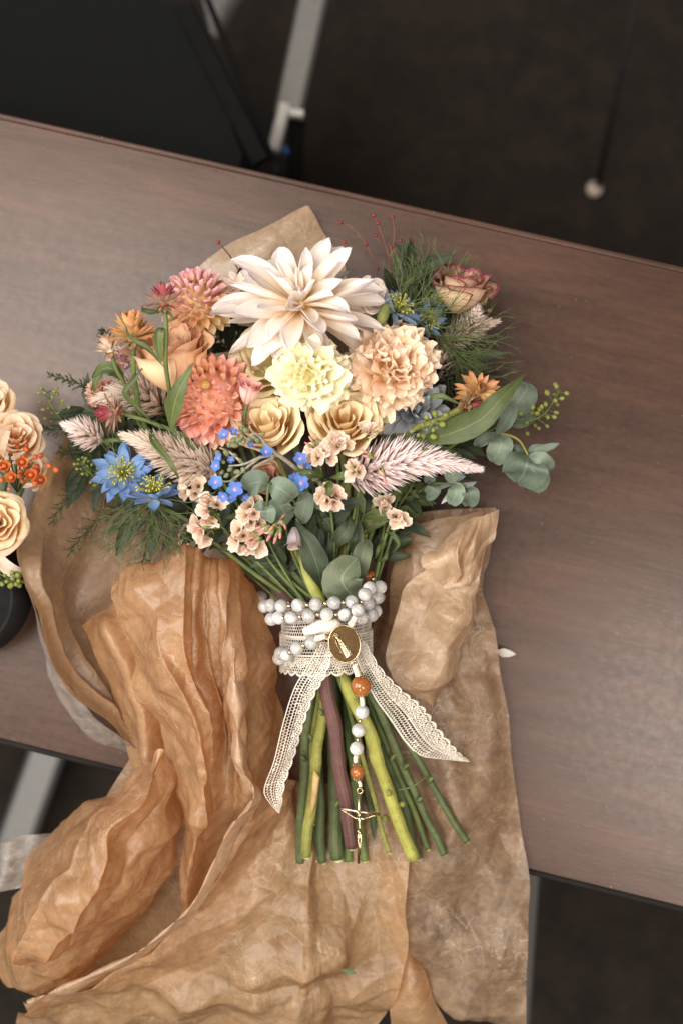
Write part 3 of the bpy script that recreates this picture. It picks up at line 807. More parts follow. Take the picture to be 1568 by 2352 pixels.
def ball_flower(root, N_, Rr, L, Wd, mats, maxang=118, minang=8, seed=0, pname='petal', cup=1.15, core=None, sc0=.55, prof=ROUND, a0=0.25, lean=8):
    """phyllotactic ball of cupped petals; mats cycled by polar angle"""
    rr = random.Random(seed); ga = math.pi * (3 - math.sqrt(5))
    vs = []
    for b in range(len(mats)):
        vs.append([petal(L, Wd, prof, 6, 7, a0=-.15, curl=a0 + rr.uniform(-.25, .25), cp=1.6, cup=cup * rr.uniform(.85, 1.2), cupfade=.15, seed=seed * 13 + v).mesh(pname, mats[b]) for v in range(3)])
    c0, c1 = math.cos(R(minang)), math.cos(R(maxang))
    for k in range(N_):
        f = (k + .5) / N_
        th = math.acos(c0 + (c1 - c0) * f)
        phi = k * ga
        s = min(1.0, sc0 + (1 - sc0) * (th / R(62)))
        el = math.pi / 2 - th + R(lean)
        d = Vector((0, math.sin(th), math.cos(th))) * (Rr - L * s * .95)
        M = Matrix.Rotation(phi, 4, 'Z') @ Matrix.Translation(d) @ Matrix.Rotation(el + R(rr.uniform(-6, 6)), 4, 'X') @ Matrix.Rotation(R(rr.uniform(-10, 10)), 4, 'Y') @ Matrix.Scale(s * rr.uniform(.9, 1.08), 4)
        mi = min(len(mats) - 1, int(f * len(mats) + rr.uniform(-.25, .25)))
        put(pname, rr.choice(vs[max(0, mi)]), root, M)
    if core:
        g = G(); g.ball((0, 0, 0), Rr - L * .9, 14, 10); g.build('core', core, root)

def rose(root, Rr, H, n, mats, seed=0, open_=1.0, lip=0.32, tight=.16, outer=5, ruf=0.02):
    """spiral of wrapped petals with rolled lips, each its own mesh"""
    rr = random.Random(seed); ga = math.pi * (3 - math.sqrt(5))
    for k in range(n):
        f = k / (n - 1)
        rad = Rr * (tight + (1 - tight) * f ** 0.75)
        span = R(150 - 40 * f + rr.uniform(-12, 12)); h = H * (0.96 - 0.34 * f ** 1.6 * open_ + rr.uniform(-.03, .03))
        lp = lip * (0.05 + f ** 1.2) * rr.uniform(.7, 1.3); fl = open_ * f
        phi = k * ga + rr.uniform(-.2, .2); g = G(); rows = []
        nx, ny = 14, 14; p1, p2 = rr.uniform(0, 6.28), rr.uniform(0, 6.28)
        pt = rr.uniform(-.25, .25); tl = rr.uniform(-.08, .08) * h; TC = .72 - .08 * f
        pm = (.35 + 2.3 * f * rr.uniform(.7, 1.15)) * (lip / .36) ** .5
        for j in range(ny + 1):
            t = j / ny; row = []
            for i in range(nx + 1):
                s = 2 * i / nx - 1
                te = t * (1 - .15 * abs(s) ** 3.2 + .03 * math.sin(4 * s + p1))
                tb = min(te, TC)
                b = math.sin(min(1, tb * 1.25) * math.pi / 2) ** .8
                r = rad * (.30 + .70 * b) * (1 - .20 * (1 - fl) * tb * tb)
                z = h * tb ** .92 + tl * s * tb
                x = max(0, (te - TC) / (1 - TC))
                if x > 0:                                    # the lip rolls outwards along an arc
                    pmx = pm * (1 + .3 * math.sin(2.2 * s + p2)) * (.55 + .45 * abs(s) ** .5 + .2 * math.exp(-((s - pt) / .2) ** 2))
                    rho = h * (1 - TC) * 1.05 / max(.3, pmx); an = x * pmx
                    r += rho * (1 - math.cos(an)); z += rho * math.sin(an)
                r += ruf * Rr * te * te * math.sin(5 * s + p1)
                r *= 1 + .05 * s
                wp = .62 + .38 * math.sin(min(1.0, te * 1.1) * math.pi * .62)
                a = phi + s * span * .5 * wp
                row.append((r * math.sin(a), r * math.cos(a), z))
            rows.append(row)
        g.grid(rows)
        g.build('petal', mats[0] if k < n - outer else mats[-1], root)

def frilly(root, N_, Rr, L, Wd, mats, seed=0, maxang=95, guard=None, ser=.05, ruf=.14, rf=5.5):
    """carnation-like dome of ruffled, serrated fan petals"""
    rr = random.Random(seed); ga = math.pi * (3 - math.sqrt(5))
    vs = [petal(L, Wd, FAN, 24, 8, a0=.1, curl=rr.uniform(-.5, .3), cp=1.5, cup=rr.uniform(.5, 1.0), ruf=ruf * rr.uniform(.8, 1.3), rf=rf * rr.uniform(.8, 1.3), ser=ser, seed=seed * 17 + v).mesh('petal', mats[v % len(mats)]) for v in range(7)]
    for k in range(N_):
        f = (k + .5) / N_
        th = math.acos(1 - (1 - math.cos(R(maxang))) * f)
        d = Vector((0, math.sin(th) * .82, math.cos(th))) * (Rr - L * .96) * rr.uniform(.72, 1.1)
        M = Matrix.Rotation(k * ga, 4, 'Z') @ Matrix.Translation(d) @ Matrix.Rotation(math.pi / 2 - th * .92 + R(rr.uniform(-14, 14)), 4, 'X') @ Matrix.Rotation(R(rr.uniform(-60, 60)) * (1 - f * .5), 4, 'Y') @ Matrix.Scale(rr.uniform(.85, 1.1) * (.8 + .2 * f), 4)
        put('petal', rr.choice(vs), root, M)
    g = G(); g.ball((0, 0, -L * .06), (Rr - L * .9) * .98, 12, 8); g.build('core', mats[0], root)
    if guard:
        n, L2, W2, el, gm = guard
        gv = [petal(L2, W2, FAN, 14, 9, a0=.55, curl=-.9 + rr.uniform(-.2, .2), cup=1.1, cupfade=.4, ruf=.05, rf=4, ser=.012, seed=seed * 5 + v).mesh('petal', gm) for v in range(3)]
        for i in range(n):
            put('petal', rr.choice(gv), root, petal_place(2 * math.pi * i / n + rr.uniform(-.2, .2), R(el + rr.uniform(-8, 8)), .003, -Rr * .35))

def calyx(root, z, L, Wd, n=5, mat=M_STEM, el=60):
    m = petal(L, Wd, LANCE, 3, 5, cup=.8, curl=-.4).mesh('sepal', mat)
    for i in range(n):
        put('sepal', m, root, petal_place(2 * math.pi * i / n, R(el), .002, z))

def straw_flower(root, r, mats, openness, seed=0, n_in=9, n_out=26, under=None):
    """papery bracts in rings; inner ones upright round the bud, outer ones spread, brown ones under the head"""
    rr = random.Random(seed)
    rings = []
    e = openness
    rings.append((n_in, 82 - 14 * e, r * .95, r * .42, dict(curl=.35, cup=1.0, ny=5, nx=4, jit=.7), r * .05, r * .10))
    rings.append((n_in + 2, 70 - 34 * e, r * 1.05, r * .40, dict(curl=.15, cup=.9, ny=5, nx=4, jit=.8, mi=0), r * .12, r * .06))
    rings.append((n_out // 2, 40 - 34 * e, r * 1.02, r * .34, dict(curl=.25, cup=.9, ny=5, nx=4, jit=1, mi=1), r * .22, 0))
    rings.append((n_out // 2, 12 - 20 * e, r * .98, r * .30, dict(curl=.1, cup=.9, ny=5, nx=4, jit=1, mi=1), r * .24, -r * .07))
    ring_flower(root, rings, mats, 'bract', seed)
    ring_flower(root, [(11, -28, r * .55, r * .26, dict(curl=.2, cup=.6, ny=4, nx=3, jit=1.2), r * .16, -r * .14),
                       (9, -50, r * .42, r * .24, dict(curl=.2, cup=.6, ny=4, nx=3, jit=1.2), r * .10, -r * .24)], [under], 'lower_bract', seed + 1)
    g = G(); g.ball((0, 0, -r * .1), r * .26, 10, 7, (1, 1, .8)); g.build('core', mats[0], root)

def spike(label, pts, r, mat, seed=0, n=330, L=None, name='celosia_spike', tipf=.15, stempts=None, group='wheat celosia spikes in the large bouquet', fade=None):
    """celosia: hundreds of tiny pointed florets on a tapering spike"""
    rr = random.Random(seed)
    c = crspline(pts, 14); n_c = len(c) - 1
    root = thing(name, label, 'celosia', Matrix.Translation(c[0]), group)
    g = G(); L = L or r * 1.0; ga = math.pi * (3 - math.sqrt(5))
    for k in range(n):
        t = (k + .5) / n; x = t * n_c; i = int(x); p = c[i].lerp(c[min(n_c, i + 1)], x - i)
        d = (c[min(n_c, i + 1)] - c[max(0, i - 1)]).normalized()
        a = d.orthogonal().normalized(); b = d.cross(a); ph = k * ga + rr.uniform(-.3, .3)
        o = a * math.cos(ph) + b * math.sin(ph)
        prof = (min(1, t / .10) ** .5 * .75 + .25) * (1 - max(0, t - .35) / .65 * (1 - tipf))
        lean = R(58 - 40 * t + rr.uniform(-10, 10))
        dr = (o * math.sin(lean) + d * math.cos(lean)).normalized()
        rb = r * prof * .42; base = p + o * rb * .35
        ll = L * prof * rr.uniform(.8, 1.15) + r * .18
        w = ll * .125; sd = dr.cross(o); sd = sd.normalized() if sd.length > 1e-6 else a
        up = sd.cross(dr).normalized()
        m1 = base + dr * ll * .45
        V = [base, m1 + sd * w, base + dr * ll, m1 - sd * w, m1 + up * w * .7]
        g.add(V, [(0, 1, 4), (1, 2, 4), (2, 3, 4), (3, 0, 4)], [(.5, 0), (.8, .45), (.5, 1), (.2, .45), (.5, .45)])
    o = g.build('florets', mat, root, world=True, smooth=False); o['kind'] = 'stuff'
    stem(root, [c[0] - (c[1] - c[0]).normalized() * .004] + c[::6], r * .16, M_STEM, 'spike_core', 6, r * .06)
    if stempts:
        stem(root, [c[0]] + stempts, .0016, M_STEM)
    return root

def threads(root, base, dirs, n, L, r, mat=M_THREAD, seed=0, forks=3, spread=.6, name='thread_foliage', flat=0.0):
    """fennel-like branching threads, joined into one part"""
    rr = random.Random(seed); g = G()
    def shoot(p, d, l, rad, lev):
        m = p + d * l * .5 + Vector([rr.uniform(-1, 1) for _ in range(3)]) * l * .06
        e = p + d * l + Vector([rr.uniform(-1, 1) for _ in range(3)]) * l * .12
        g.tube([p, m, e], [rad, rad * .85, rad * .35 if lev == 0 else rad * .7], 3, False)
        if lev > 0:
            for q in range(rr.choice((2, 2, 3))):
                nd = (d + Vector([rr.uniform(-1, 1) for _ in range(3)]) * spread).normalized()
                nd.z *= 1 - flat
                src = e if q < 2 else m
                shoot(src, nd.normalized(), l * rr.uniform(.5, .85), rad * .75, lev - 1)
    for k in range(n):
        d = rr.choice(dirs).copy() + Vector([rr.uniform(-1, 1) for _ in range(3)]) * spread
        shoot(Vector(base) + Vector([rr.uniform(-1, 1) for _ in range(3)]) * L * .08, d.normalized(), L * rr.uniform(.35, .6), r, forks)
    o = g.build(name, mat, root, world=True); o['kind'] = 'stuff'
    return o

def sprig_leaves(root, pts, leaves, mat, L, Wd, prof=LANCE, stem_r=.0011, stem_mat=M_STEM, curl=-.3, cup=.5, seed=0, nx=6, ny=8, ruf=.015):
    """leaves: (t along the stem, side angle deg, scale, lift deg)"""
    c = crspline(pts, 8); n = len(c) - 1; rr = random.Random(seed)
    vs = [petal(L, Wd, prof, nx, ny, a0=.12, curl=curl + rr.uniform(-.25, .25), cup=cup * rr.uniform(.6, 1.3), ruf=ruf, rf=4, side=rr.uniform(-.06, .06), seed=seed * 3 + v).mesh('leaf', mat) for v in range(3)]
    stem(root, c, stem_r, stem_mat, 'stem', 6, stem_r * .5)
    for t, ang, sc, lift in leaves:
        x = t * n; i = min(n - 1, int(x)); p = c[i].lerp(c[i + 1], x - i)
        d = c[i + 1] - c[i]; a = math.atan2(d.y, d.x) - math.pi / 2 + R(ang)
        M = Matrix.Translation(p) @ Matrix.Rotation(a, 4, 'Z') @ Matrix.Rotation(R(lift), 4, 'X') @ Matrix.Rotation(R(rr.uniform(-25, 25)), 4, 'Y') @ Matrix.Scale(sc, 4)
        put('leaf', rr.choice(vs), root, root.matrix_basis.inverted() @ M)

def one_leaf(root, pts, Wd, mat, prof=LANCE, cup=.35, nseg=14, tiltv=Vector((0, 0, 1)), name='leaf', ruf=.0006, seed=0):
    """a leaf following a world path (midrib), width Wd, facing tiltv"""
    c = crspline(pts, 8); n = len(c) - 1; g = G(); rows = []
    for j in range(nseg + 1):
        t = j / nseg; x = t * n; i = min(n - 1, int(x)); p = c[i].lerp(c[i + 1], x - i)
        d = (c[min(n, i + 1)] - c[max(0, i - 1)]).normalized()
        sd = d.cross(tiltv).normalized(); up = sd.cross(d).normalized(); w = Wd * .5 * interp(prof, t); row = []
        for k in range(9):
            s = k / 4 - 1
            row.append(p + sd * s * w + up * (cup * w * (abs(s) ** 1.4)) + up * ruf * math.sin(9 * t + 5 * s + seed) * abs(s))
        rows.append(row)
    g.grid(rows)
    return g.build(name, mat, root, world=True)

def seed_sprig(label, pts, n, L, r, seed=0, name='pepper_grass', group='seed sprigs in the large bouquet', cat='seed sprig', disc=True):
    c = crspline(pts, 8); m = len(c) - 1; rr = random.Random(seed)
    root = thing(name, label, cat, Matrix.Translation(c[0]), group)
    stem(root, c, .0008, M_STEM, 'stem', 5, .0005)
    pg = G(); k = 0
    for k in range(n):
        t = .35 + .65 * k / max(1, n - 1); x = t * m; i = min(m - 1, int(x)); p = c[i].lerp(c[i + 1], x - i)
        d = (c[i + 1] - c[i]).normalized(); a = d.orthogonal().normalized(); b = d.cross(a); ph = k * 2.4
        o = (a * math.cos(ph) + b * math.sin(ph) + d * .5).normalized()
        e = p + o * L * rr.uniform(.7, 1.1) * (1.15 - .6 * t)
        pg.tube([p, (p + e) / 2 + Vector((0, 0, .0008)), e], .00028, 3, False)
        g = G(); q = o.to_track_quat('Z', 'Y').to_matrix()
        g.ball(e + o * r * .6, r * rr.uniform(.8, 1.15), 7, 5, (1, .6 if disc else .95, 1.15), q); g.build('seed_pod', M_SEED, root, world=True)
    pg.build('pedicels', M_STEM, root, world=True)
    return root

def fern(label, pts, n, L, seed=0, mat=M_FERN, r=.00028, group='asparagus fern tips in the large bouquet'):
    c = crspline(pts, 10); m = len(c) - 1; rr = random.Random(seed)
    root = thing('asparagus_fern', label, 'fern', Matrix.Translation(c[0]), group)
    stem(root, c, .0007, mat, 'stem', 5, .0003); g = G()
    for k in range(n):
        t = .08 + .92 * k / n; x = t * m; i = min(m - 1, int(x)); p = c[i].lerp(c[i + 1], x - i)
        d = (c[i + 1] - c[i]).normalized(); a = d.orthogonal().normalized(); b = d.cross(a); ph = k * 2.4
        o = (a * math.cos(ph) + b * math.sin(ph) + d * .9).normalized(); l = L * (1 - .75 * t) * rr.uniform(.7, 1.2)
        e = p + o * l; g.tube([p, e], [r, r * .5], 3, False)
        for q in range(7):
            s = (q + 1) / 7; w = p.lerp(e, s); nd = (o + Vector([rr.uniform(-1, 1) for _ in range(3)]) * .9).normalized()
            g.tube([w, w + nd * L * .22 * rr.uniform(.6, 1.2)], [r * .8, r * .3], 3, False)
    o = g.build('needles', mat, root, world=True); o['kind'] = 'stuff'
    return root
# ------------------------------------------------------------------ stems below the tie (each belongs to a flower above it)
LOW = dict(
    olive=([(768, 1440, .062), (752, 1560, .064), (735, 1673, .058), (720, 1800, .046), (704, 1966, .034)], 13, M_STEMO),
    left=([(758, 1450, .05), (722, 1560, .05), (703, 1700, .042), (694, 1860, .03), (690, 1980, .018)], 12, M_STEMD),
    maroon=([(722, 1430, .066), (745, 1544, .072), (770, 1690, .066), (792, 1830, .054), (809, 1944, .044)], 17, M_STEMM),
    yellow=([(752, 1420, .068), (783, 1537, .066), (850, 1690, .060), (895, 1830, .048), (945, 1972, .036)], 15, M_STEMY),
    thin=([(775, 1440, .055), (800, 1600, .05), (830, 1734, .044), (875, 1900, .034), (894, 1958, .03)], 6, M_STEMO),
    right=([(790, 1450, .062), (853, 1598, .058), (925, 1750, .046), (985, 1890, .034), (1020, 1962, .028)], 9, M_STEMD),
    far=([(800, 1450, .060), (880, 1605, .054), (960, 1750, .044), (1030, 1870, .034), (1072, 1934, .028)], 8, M_STEMD),
    back=([(792, 1460, .045), (840, 1600, .042), (887, 1727, .036), (930, 1860, .028), (963, 1972, .022)], 10, M_STEMD),
    node=([(762, 1460, .038), (762, 1600, .036), (765, 1740, .032), (770, 1850, .028), (776, 1972, .022)], 16, M_STEMD),
    dark=([(748, 1460, .032), (738, 1620, .03), (735, 1780, .026), (737, 1880, .022), (741, 1980, .014)], 11, M_STEMD),
    mid=([(778, 1460, .03), (796, 1640, .026), (815, 1800, .022), (826, 1900, .018), (838, 1976, .014)], 10, M_STEM),
    low=([(770, 1460, .022), (776, 1640, .02), (786, 1800, .016), (793, 1900, .014), (800, 1978, .012)], 11, M_STEM),
    slim=([(770, 1420, .07), (776, 1530, .07), (796, 1610, .062), (815, 1690, .05), (822, 1760, .04)], 5, M_STEM),
    inner=([(752, 1450, .045), (728, 1600, .046), (716, 1720, .042), (712, 1800, .034), (716, 1890, .02)], 8, M_STEMO),
    wide=([(795, 1460, .05), (862, 1640, .046), (905, 1760, .038), (950, 1870, .03), (985, 1950, .024)], 7, M_STEM),
    under=([(745, 1470, .02), (716, 1700, .016), (722, 1850, .012), (726, 1930, .01), (728, 1975, .01)], 10, M_STEMD),
    under2=([(785, 1470, .02), (820, 1700, .016), (850, 1850, .012), (864, 1930, .01), (872, 1965, .01)], 9, M_STEMD),
)
USED = set()
def bstem(root, key, upper, r_up=None):
    """stem of a flower: upper world points from the head down, then through the tie to its cut end"""
    pts, w, mat = LOW[key]; USED.add(key)
    lo = [P(*p) for p in pts]; r = w * px(pts[2][2])
    c = crspline(upper + lo, 10); n = len(c); g = G()
    ru = r_up or r * .8
    sd = len(key) * 7 + ord(key[0]); rw = random.Random(sd)
    c = [p + Vector((noise.noise(p * 32 + Vector((sd, 0, 0))), 0, noise.noise(p * 32 + Vector((0, sd, 0))) * .4)) * .0022 for p in c]
    nodes = [rw.uniform(.5, .97) for _ in range(2)]
    rad = [(ru + (r - ru) * min(1, k / (n * .55))) * (1 + .16 * sum(math.exp(-((k / n - q) / .012) ** 2) for q in nodes)) * (1 + .05 * noise.noise(p * 70) + .03 * noise.noise(p * 200)) for k, p in enumerate(c)]
    g.tube(c, rad, 14)
    o = g.build('stem', mat, root, world=True)
    d = (c[-1] - c[-2]).normalized(); cg = G()
    cg.tube([c[-1] - d * .0008, c[-1] + d * .0006], [rad[-1] * .98, rad[-1] * .90], 14)
    cg.V = [tuple(Vector(v) + d * r * (.5 * rw.uniform(-1, 1) + .5 * (v[0] - c[-1].x) / r) * .5) if i >= 14 else v for i, v in enumerate(cg.V)]
    cp = cg.build('cut_end', M_CUT, o); 
    return o

# ------------------------------------------------------------------ large white dahlia
m_white = petal_mat('white_dahlia_petal', [(0, (236, 200, 136)), (.3, (244, 222, 192)), (.65, (248, 236, 226)), (1, (246, 236, 234))], .34, .09, .5, spots=.25, var=.03, huev=.004)
k = px(.12)
wd = froot('dahlia', 'large creamy white dahlia with long pointed petals at the top of the bouquet', 'dahlia', 690, 706, .108, (.02, .92, 1))
ring_flower(wd, [
    (13, -22, 205 * k, 74 * k, dict(curl=.15, ruf=.02, cup=.55, ny=12, nx=8, jit=1.5, nv=7, prof=BROAD), 6 * k, -14 * k),
    (13, -6, 218 * k, 78 * k, dict(curl=.05, ruf=.02, cup=.75, ny=12, nx=8, jit=1.5, nv=7, prof=BROAD), 6 * k, -6 * k),
    (12, 9, 212 * k, 76 * k, dict(curl=-.05, ruf=.02, cup=1.0, ny=12, nx=8, jit=1.6, nv=7, prof=BROAD), 6 * k, 0),
    (10, 25, 176 * k, 70 * k, dict(curl=-.15, ruf=.02, cup=1.2, ny=12, nx=8, jit=1.6, nv=7, prof=BROAD), 5 * k, 4 * k),
    (8, 43, 134 * k, 58 * k, dict(curl=-.2, cup=1.4, ny=10, nx=8, jit=1.5, nv=6, prof=BROAD), 4 * k, 6 * k),
    (6, 60, 92 * k, 46 * k, dict(curl=.2, cup=1.8, ny=8, nx=8, jit=1.3, nv=5, prof=BROAD), 3 * k, 8 * k),
    (4, 76, 56 * k, 34 * k, dict(curl=.5, cup=2.2, ny=7, nx=8, prof=ROUND), 2 * k, 8 * k)], [m_white], seed=3, squash=.30)
g = G(); g.ball((0, 0, 6 * k), 20 * k, 12, 8, (1, 1, 1)); g.build('core', plain_mat('dahlia_core', (226, 190, 112), (236, 210, 150), .6), wd)
bstem(wd, 'node', [P(700, 760, .075), P(730, 1000, .05), P(755, 1280, .045)])

# a smaller cream dahlia tucked under its right side
m_cream = petal_mat('cream_petal', [(0, (226, 192, 160)), (.5, (238, 216, 196)), (1, (240, 222, 212))], .3, .1, .55, var=.04, huev=.005)
cd = froot('lisianthus', 'small ruffled blush bloom half hidden under the right side of the white dahlia', 'flower', 842, 690, .085, (.5, .25, .8))
rose(cd, 44 * px(.09), 50 * px(.09), 12, [m_cream], seed=44, lip=.5, ruf=.06)
cd2 = froot('dahlia', 'pale blush dahlia edge showing between the pink dahlia and the white dahlia', 'dahlia', 548, 672, .07, (-.2, .5, .7))
ring_flower(cd2, [(12, 10, 62 * px(.08), 30 * px(.08), dict(curl=.1, cup=.8), 0, 0), (9, 40, 50 * px(.08), 28 * px(.08), dict(curl=.1, cup=.9), 0, 0), (6, 68, 36 * px(.08), 22 * px(.08), dict(cup=1.2), 0, 0)], [m_cream], seed=9)

# ------------------------------------------------------------------ coral ball dahlia
cor = [petal_mat('coral_petal_inner', [(0, (210, 156, 98)), (.5, (240, 184, 146)), (1, (240, 190, 174))], .14, .1, edge=((226, 150, 148), .84, .2), var=.07, huev=.01),
       petal_mat('coral_petal', [(0, (214, 130, 96)), (.5, (240, 182, 154)), (1, (242, 196, 184))], .14, .1, edge=((238, 178, 172), .84, .2), var=.07, huev=.01),
       petal_mat('coral_petal_outer', [(0, (216, 140, 108)), (.5, (242, 190, 164)), (1, (243, 206, 192))], .14, .1, edge=((240, 196, 184), .86, .2), var=.06, huev=.01)]
k = px(.1)
od = froot('dahlia', 'coral orange ball dahlia of cupped petals left of the cream roses', 'dahlia', 496, 920, .082, (-.14, .34, 1))
ball_flower(od, 118, 114 * k, 46 * k, 42 * k, cor, 122, 9, seed=5, core=cor[1], cup=1.9, lean=14)
g = G(); g.ball((0, 0, 88 * k), 12 * k, 10, 7, (1, 1, .6)); g.build('green_eye', plain_mat('dahlia_eye', (150, 116, 60), (196, 150, 84), .6, scale=900, bump=.8), od)
bstem(od, 'right', [P(505, 1000, .06), P(560, 1150, .05), P(665, 1310, .058)])

# pink and peach ball dahlia, upper left
pk = [petal_mat('pink_petal', [(0, (236, 180, 140)), (.5, (238, 186, 180)), (1, (236, 186, 194))], .28, .1, var=.05, huev=.008),
      petal_mat('peach_pink_petal', [(0, (226, 164, 96)), (.45, (240, 196, 148)), (1, (240, 202, 178))], .28, .1, edge=((238, 190, 190), .88, .22), var=.06),
      petal_mat('peach_yellow_petal', [(0, (214, 168, 104)), (.5, (238, 204, 150)), (1, (242, 216, 178))], .28, .1, var=.06)]
k = px(.095)
pdh = froot('dahlia', 'pink and peach ball dahlia at the upper left behind the straw flowers', 'dahlia', 454, 702, .070, (-.1, .78, .75))
ball_flower(pdh, 118, 90 * k, 40 * k, 33 * k, pk, 128, 9, seed=6, core=pk[2], cup=1.6, lean=12)
bstem(pdh, 'far', [P(480, 790, .05), P(560, 1050, .04), P(690, 1330, .055)])

# ------------------------------------------------------------------ roses and ruffled blooms
m_peach = petal_mat('peach_rose_petal', [(0, (236, 188, 140)), (.45, (244, 204, 160)), (.85, (245, 208, 168)), (1, (236, 186, 152))], .24, .05, .5, var=.03, huev=.006, spots=.15)
k = px(.095)
pr_ = froot('rose', 'smooth peach rose seen from the side below the pink dahlia', 'rose', 410, 892, .076, (-.08, .88, .5))
rose(pr_, 92 * k, 138 * k, 13, [m_peach], seed=12, open_=.2, lip=.10, tight=.28, outer=4, ruf=.045)
bstem(pr_, 'wide', [P(420, 905, .055), P(520, 1120, .045), P(690, 1340, .05)])

m_green_rose = petal_mat('greenish_cream_petal', [(0, (226, 216, 156)), (.45, (240, 228, 182)), (.85, (245, 230, 194)), (1, (230, 214, 164))], .26, .06, .5, var=.03, huev=.008, spots=.3)
gr = froot('rose', 'open greenish cream rose behind the left of the yellow ruffled bloom', 'rose', 640, 850, .072, (-.22, .34, .9))
rose(gr, 104 * px(.1), 92 * px(.1), 14, [m_green_rose], seed=21, open_=.9, lip=.5, tight=.2, outer=6, ruf=.05)
bstem(gr, 'mid', [P(650, 900, .06), P(700, 1100, .05), P(750, 1320, .04)])

m_yel = [petal_mat('yellow_frill', [(0, (230, 216, 154)), (.55, (242, 232, 188)), (1, (245, 238, 208))], .28, .05, .55, var=.03, huev=.005),
         petal_mat('yellow_frill_pale', [(0, (232, 222, 160)), (.6, (245, 238, 196)), (1, (249, 244, 218))], .28, .05, .55, var=.03, huev=.005)]
k = px(.13)
yl = froot('lisianthus', 'pale yellow ruffled bloom in the middle of the bouquet', 'lisianthus', 712, 862, .112, (-.04, .06, 1))
frilly(yl, 38, 96 * k, 58 * k, 92 * k, m_yel, seed=31, maxang=90, guard=(6, 116 * k, 132 * k, 44, m_yel[0]), ruf=.14, ser=.03, rf=4.6)
bstem(yl, 'low', [P(715, 930, .07), P(735, 1100, .05), P(760, 1300, .03)])

m_car = [petal_mat('peach_frill', [(0, (244, 200, 146)), (.55, (248, 216, 178)), (1, (249, 226, 202))], .28, .05, .55, var=.03, huev=.006),
         petal_mat('peach_frill_pale', [(0, (246, 208, 160)), (.6, (250, 224, 194)), (1, (251, 234, 216))], .28, .05, .55, var=.03, huev=.006)]
k = px(.115)
ca = froot('carnation', 'frilly pale peach carnation right of the yellow bloom', 'carnation', 897, 850, .085, (.10, .22, 1))
frilly(ca, 46, 116 * k, 74 * k, 136 * k, m_car, seed=33, maxang=104, guard=(6, 124 * k, 134 * k, 44, m_car[0]), ruf=.15, ser=.028, rf=4.8)
bstem(ca, 'left', [P(890, 940, .06), P(860, 1100, .055), P(810, 1320, .05)])

m_rose = petal_mat('cream_peach_rose_petal', [(0, (246, 206, 142)), (.4, (248, 220, 172)), (.8, (250, 230, 192)), (1, (246, 230, 194))], .24, .05, .5, var=.03, huev=.008, spots=.2)
k = px(.105)
r1 = froot('rose', 'cream peach rose below the yellow bloom, left of its twin', 'rose', 622, 1004, .076, (-.08, .46, .95))
rose(r1, 80 * k, 104 * k, 15, [m_rose], seed=51, open_=.6, lip=.34, outer=5, ruf=.03)
bstem(r1, 'inner', [P(640, 1050, .055), P(690, 1180, .055), P(745, 1340, .05)])
r2 = froot('rose', 'cream peach rose with open spiral centre below the carnation', 'rose', 790, 986, .078, (.06, .34, 1))
rose(r2, 84 * k, 100 * k, 17, [m_rose], seed=57, open_=.7, lip=.36, outer=6, ruf=.03)
bstem(r2, 'olive', [P(790, 1040, .06), P(800, 1180, .06), P(785, 1340, .058)])

m_bud = petal_mat('pink_bud_petal', [(0, (226, 178, 158)), (.5, (236, 194, 180)), (1, (230, 168, 158))], .25, .06, .5, var=.03, spots=.3)
bd = froot('rosebud', 'closed pink rosebud between the coral dahlia and the cream roses', 'rosebud', 568, 926, .105, (.25, .85, .5))
rose(bd, 27 * k, 56 * k, 8, [m_bud], seed=60, open_=.12, lip=.10, tight=.3, outer=2)
calyx(bd, 0, 30 * k, 10 * k, 5, M_STEM, 70)
stem(bd, [P(568, 926, .104), P(562, 960, .10), P(570, 1010, .085), P(620, 1120, .06), P(700, 1300, .06), P(745, 1420, .06)], 5 * k, M_STEM, r1=4 * k)

m_blush = petal_mat('blush_petal', [(0, (222, 176, 150)), (.5, (232, 190, 164)), (1, (228, 178, 156))], .28, .08, .55, var=.05)
bl = froot('carnation', 'small faded blush bloom at the far left edge under the straw flowers', 'carnation', 236, 905, .055, (-.5, .5, .7))
frilly(bl, 26, 46 * px(.07), 34 * px(.07), 30 * px(.07), [m_blush], seed=63, maxang=100)
bl2 = froot('carnation', 'mauve tinted blush bloom behind the left straw flower stems', 'carnation', 285, 835, .055, (-.4, .5, .7))
frilly(bl2, 24, 44 * px(.07), 34 * px(.07), 30 * px(.07), [petal_mat('mauve_blush', [(0, (196, 150, 130)), (.6, (214, 176, 166)), (1, (196, 160, 164))], .28, .08, var=.05)], seed=64)
sp = froot('rose', 'faded dusty peach rosette low behind the forget me nots', 'rose', 612, 1100, .075, (0, .3, 1))
rose(sp, 38 * px(.09), 40 * px(.09), 10, [petal_mat('dusty_petal', [(0, (178, 126, 92)), (.6, (204, 156, 122)), (1, (196, 148, 118))], .25, .12, var=.06)], seed=66, lip=.3, ruf=.08)

m_pinkedge = petal_mat('pink_edged_rose_petal', [(0, (232, 200, 160)), (.75, (234, 204, 172)), (1, (200, 140, 130))], .35, .06, .5, edge=((160, 84, 94), .97, .1), var=.03)
ur = froot('rose', 'cream rose with dark pink petal edges at the upper right', 'rose', 1048, 712, .050, (.25, .85, .5))
rose(ur, 70 * px(.07), 104 * px(.07), 13, [m_pinkedge], seed=71, open_=.45, lip=.34, outer=4)
bstem(ur, 'dark', [P(1040, 760, .045), P(960, 1050, .035), P(820, 1330, .035)])

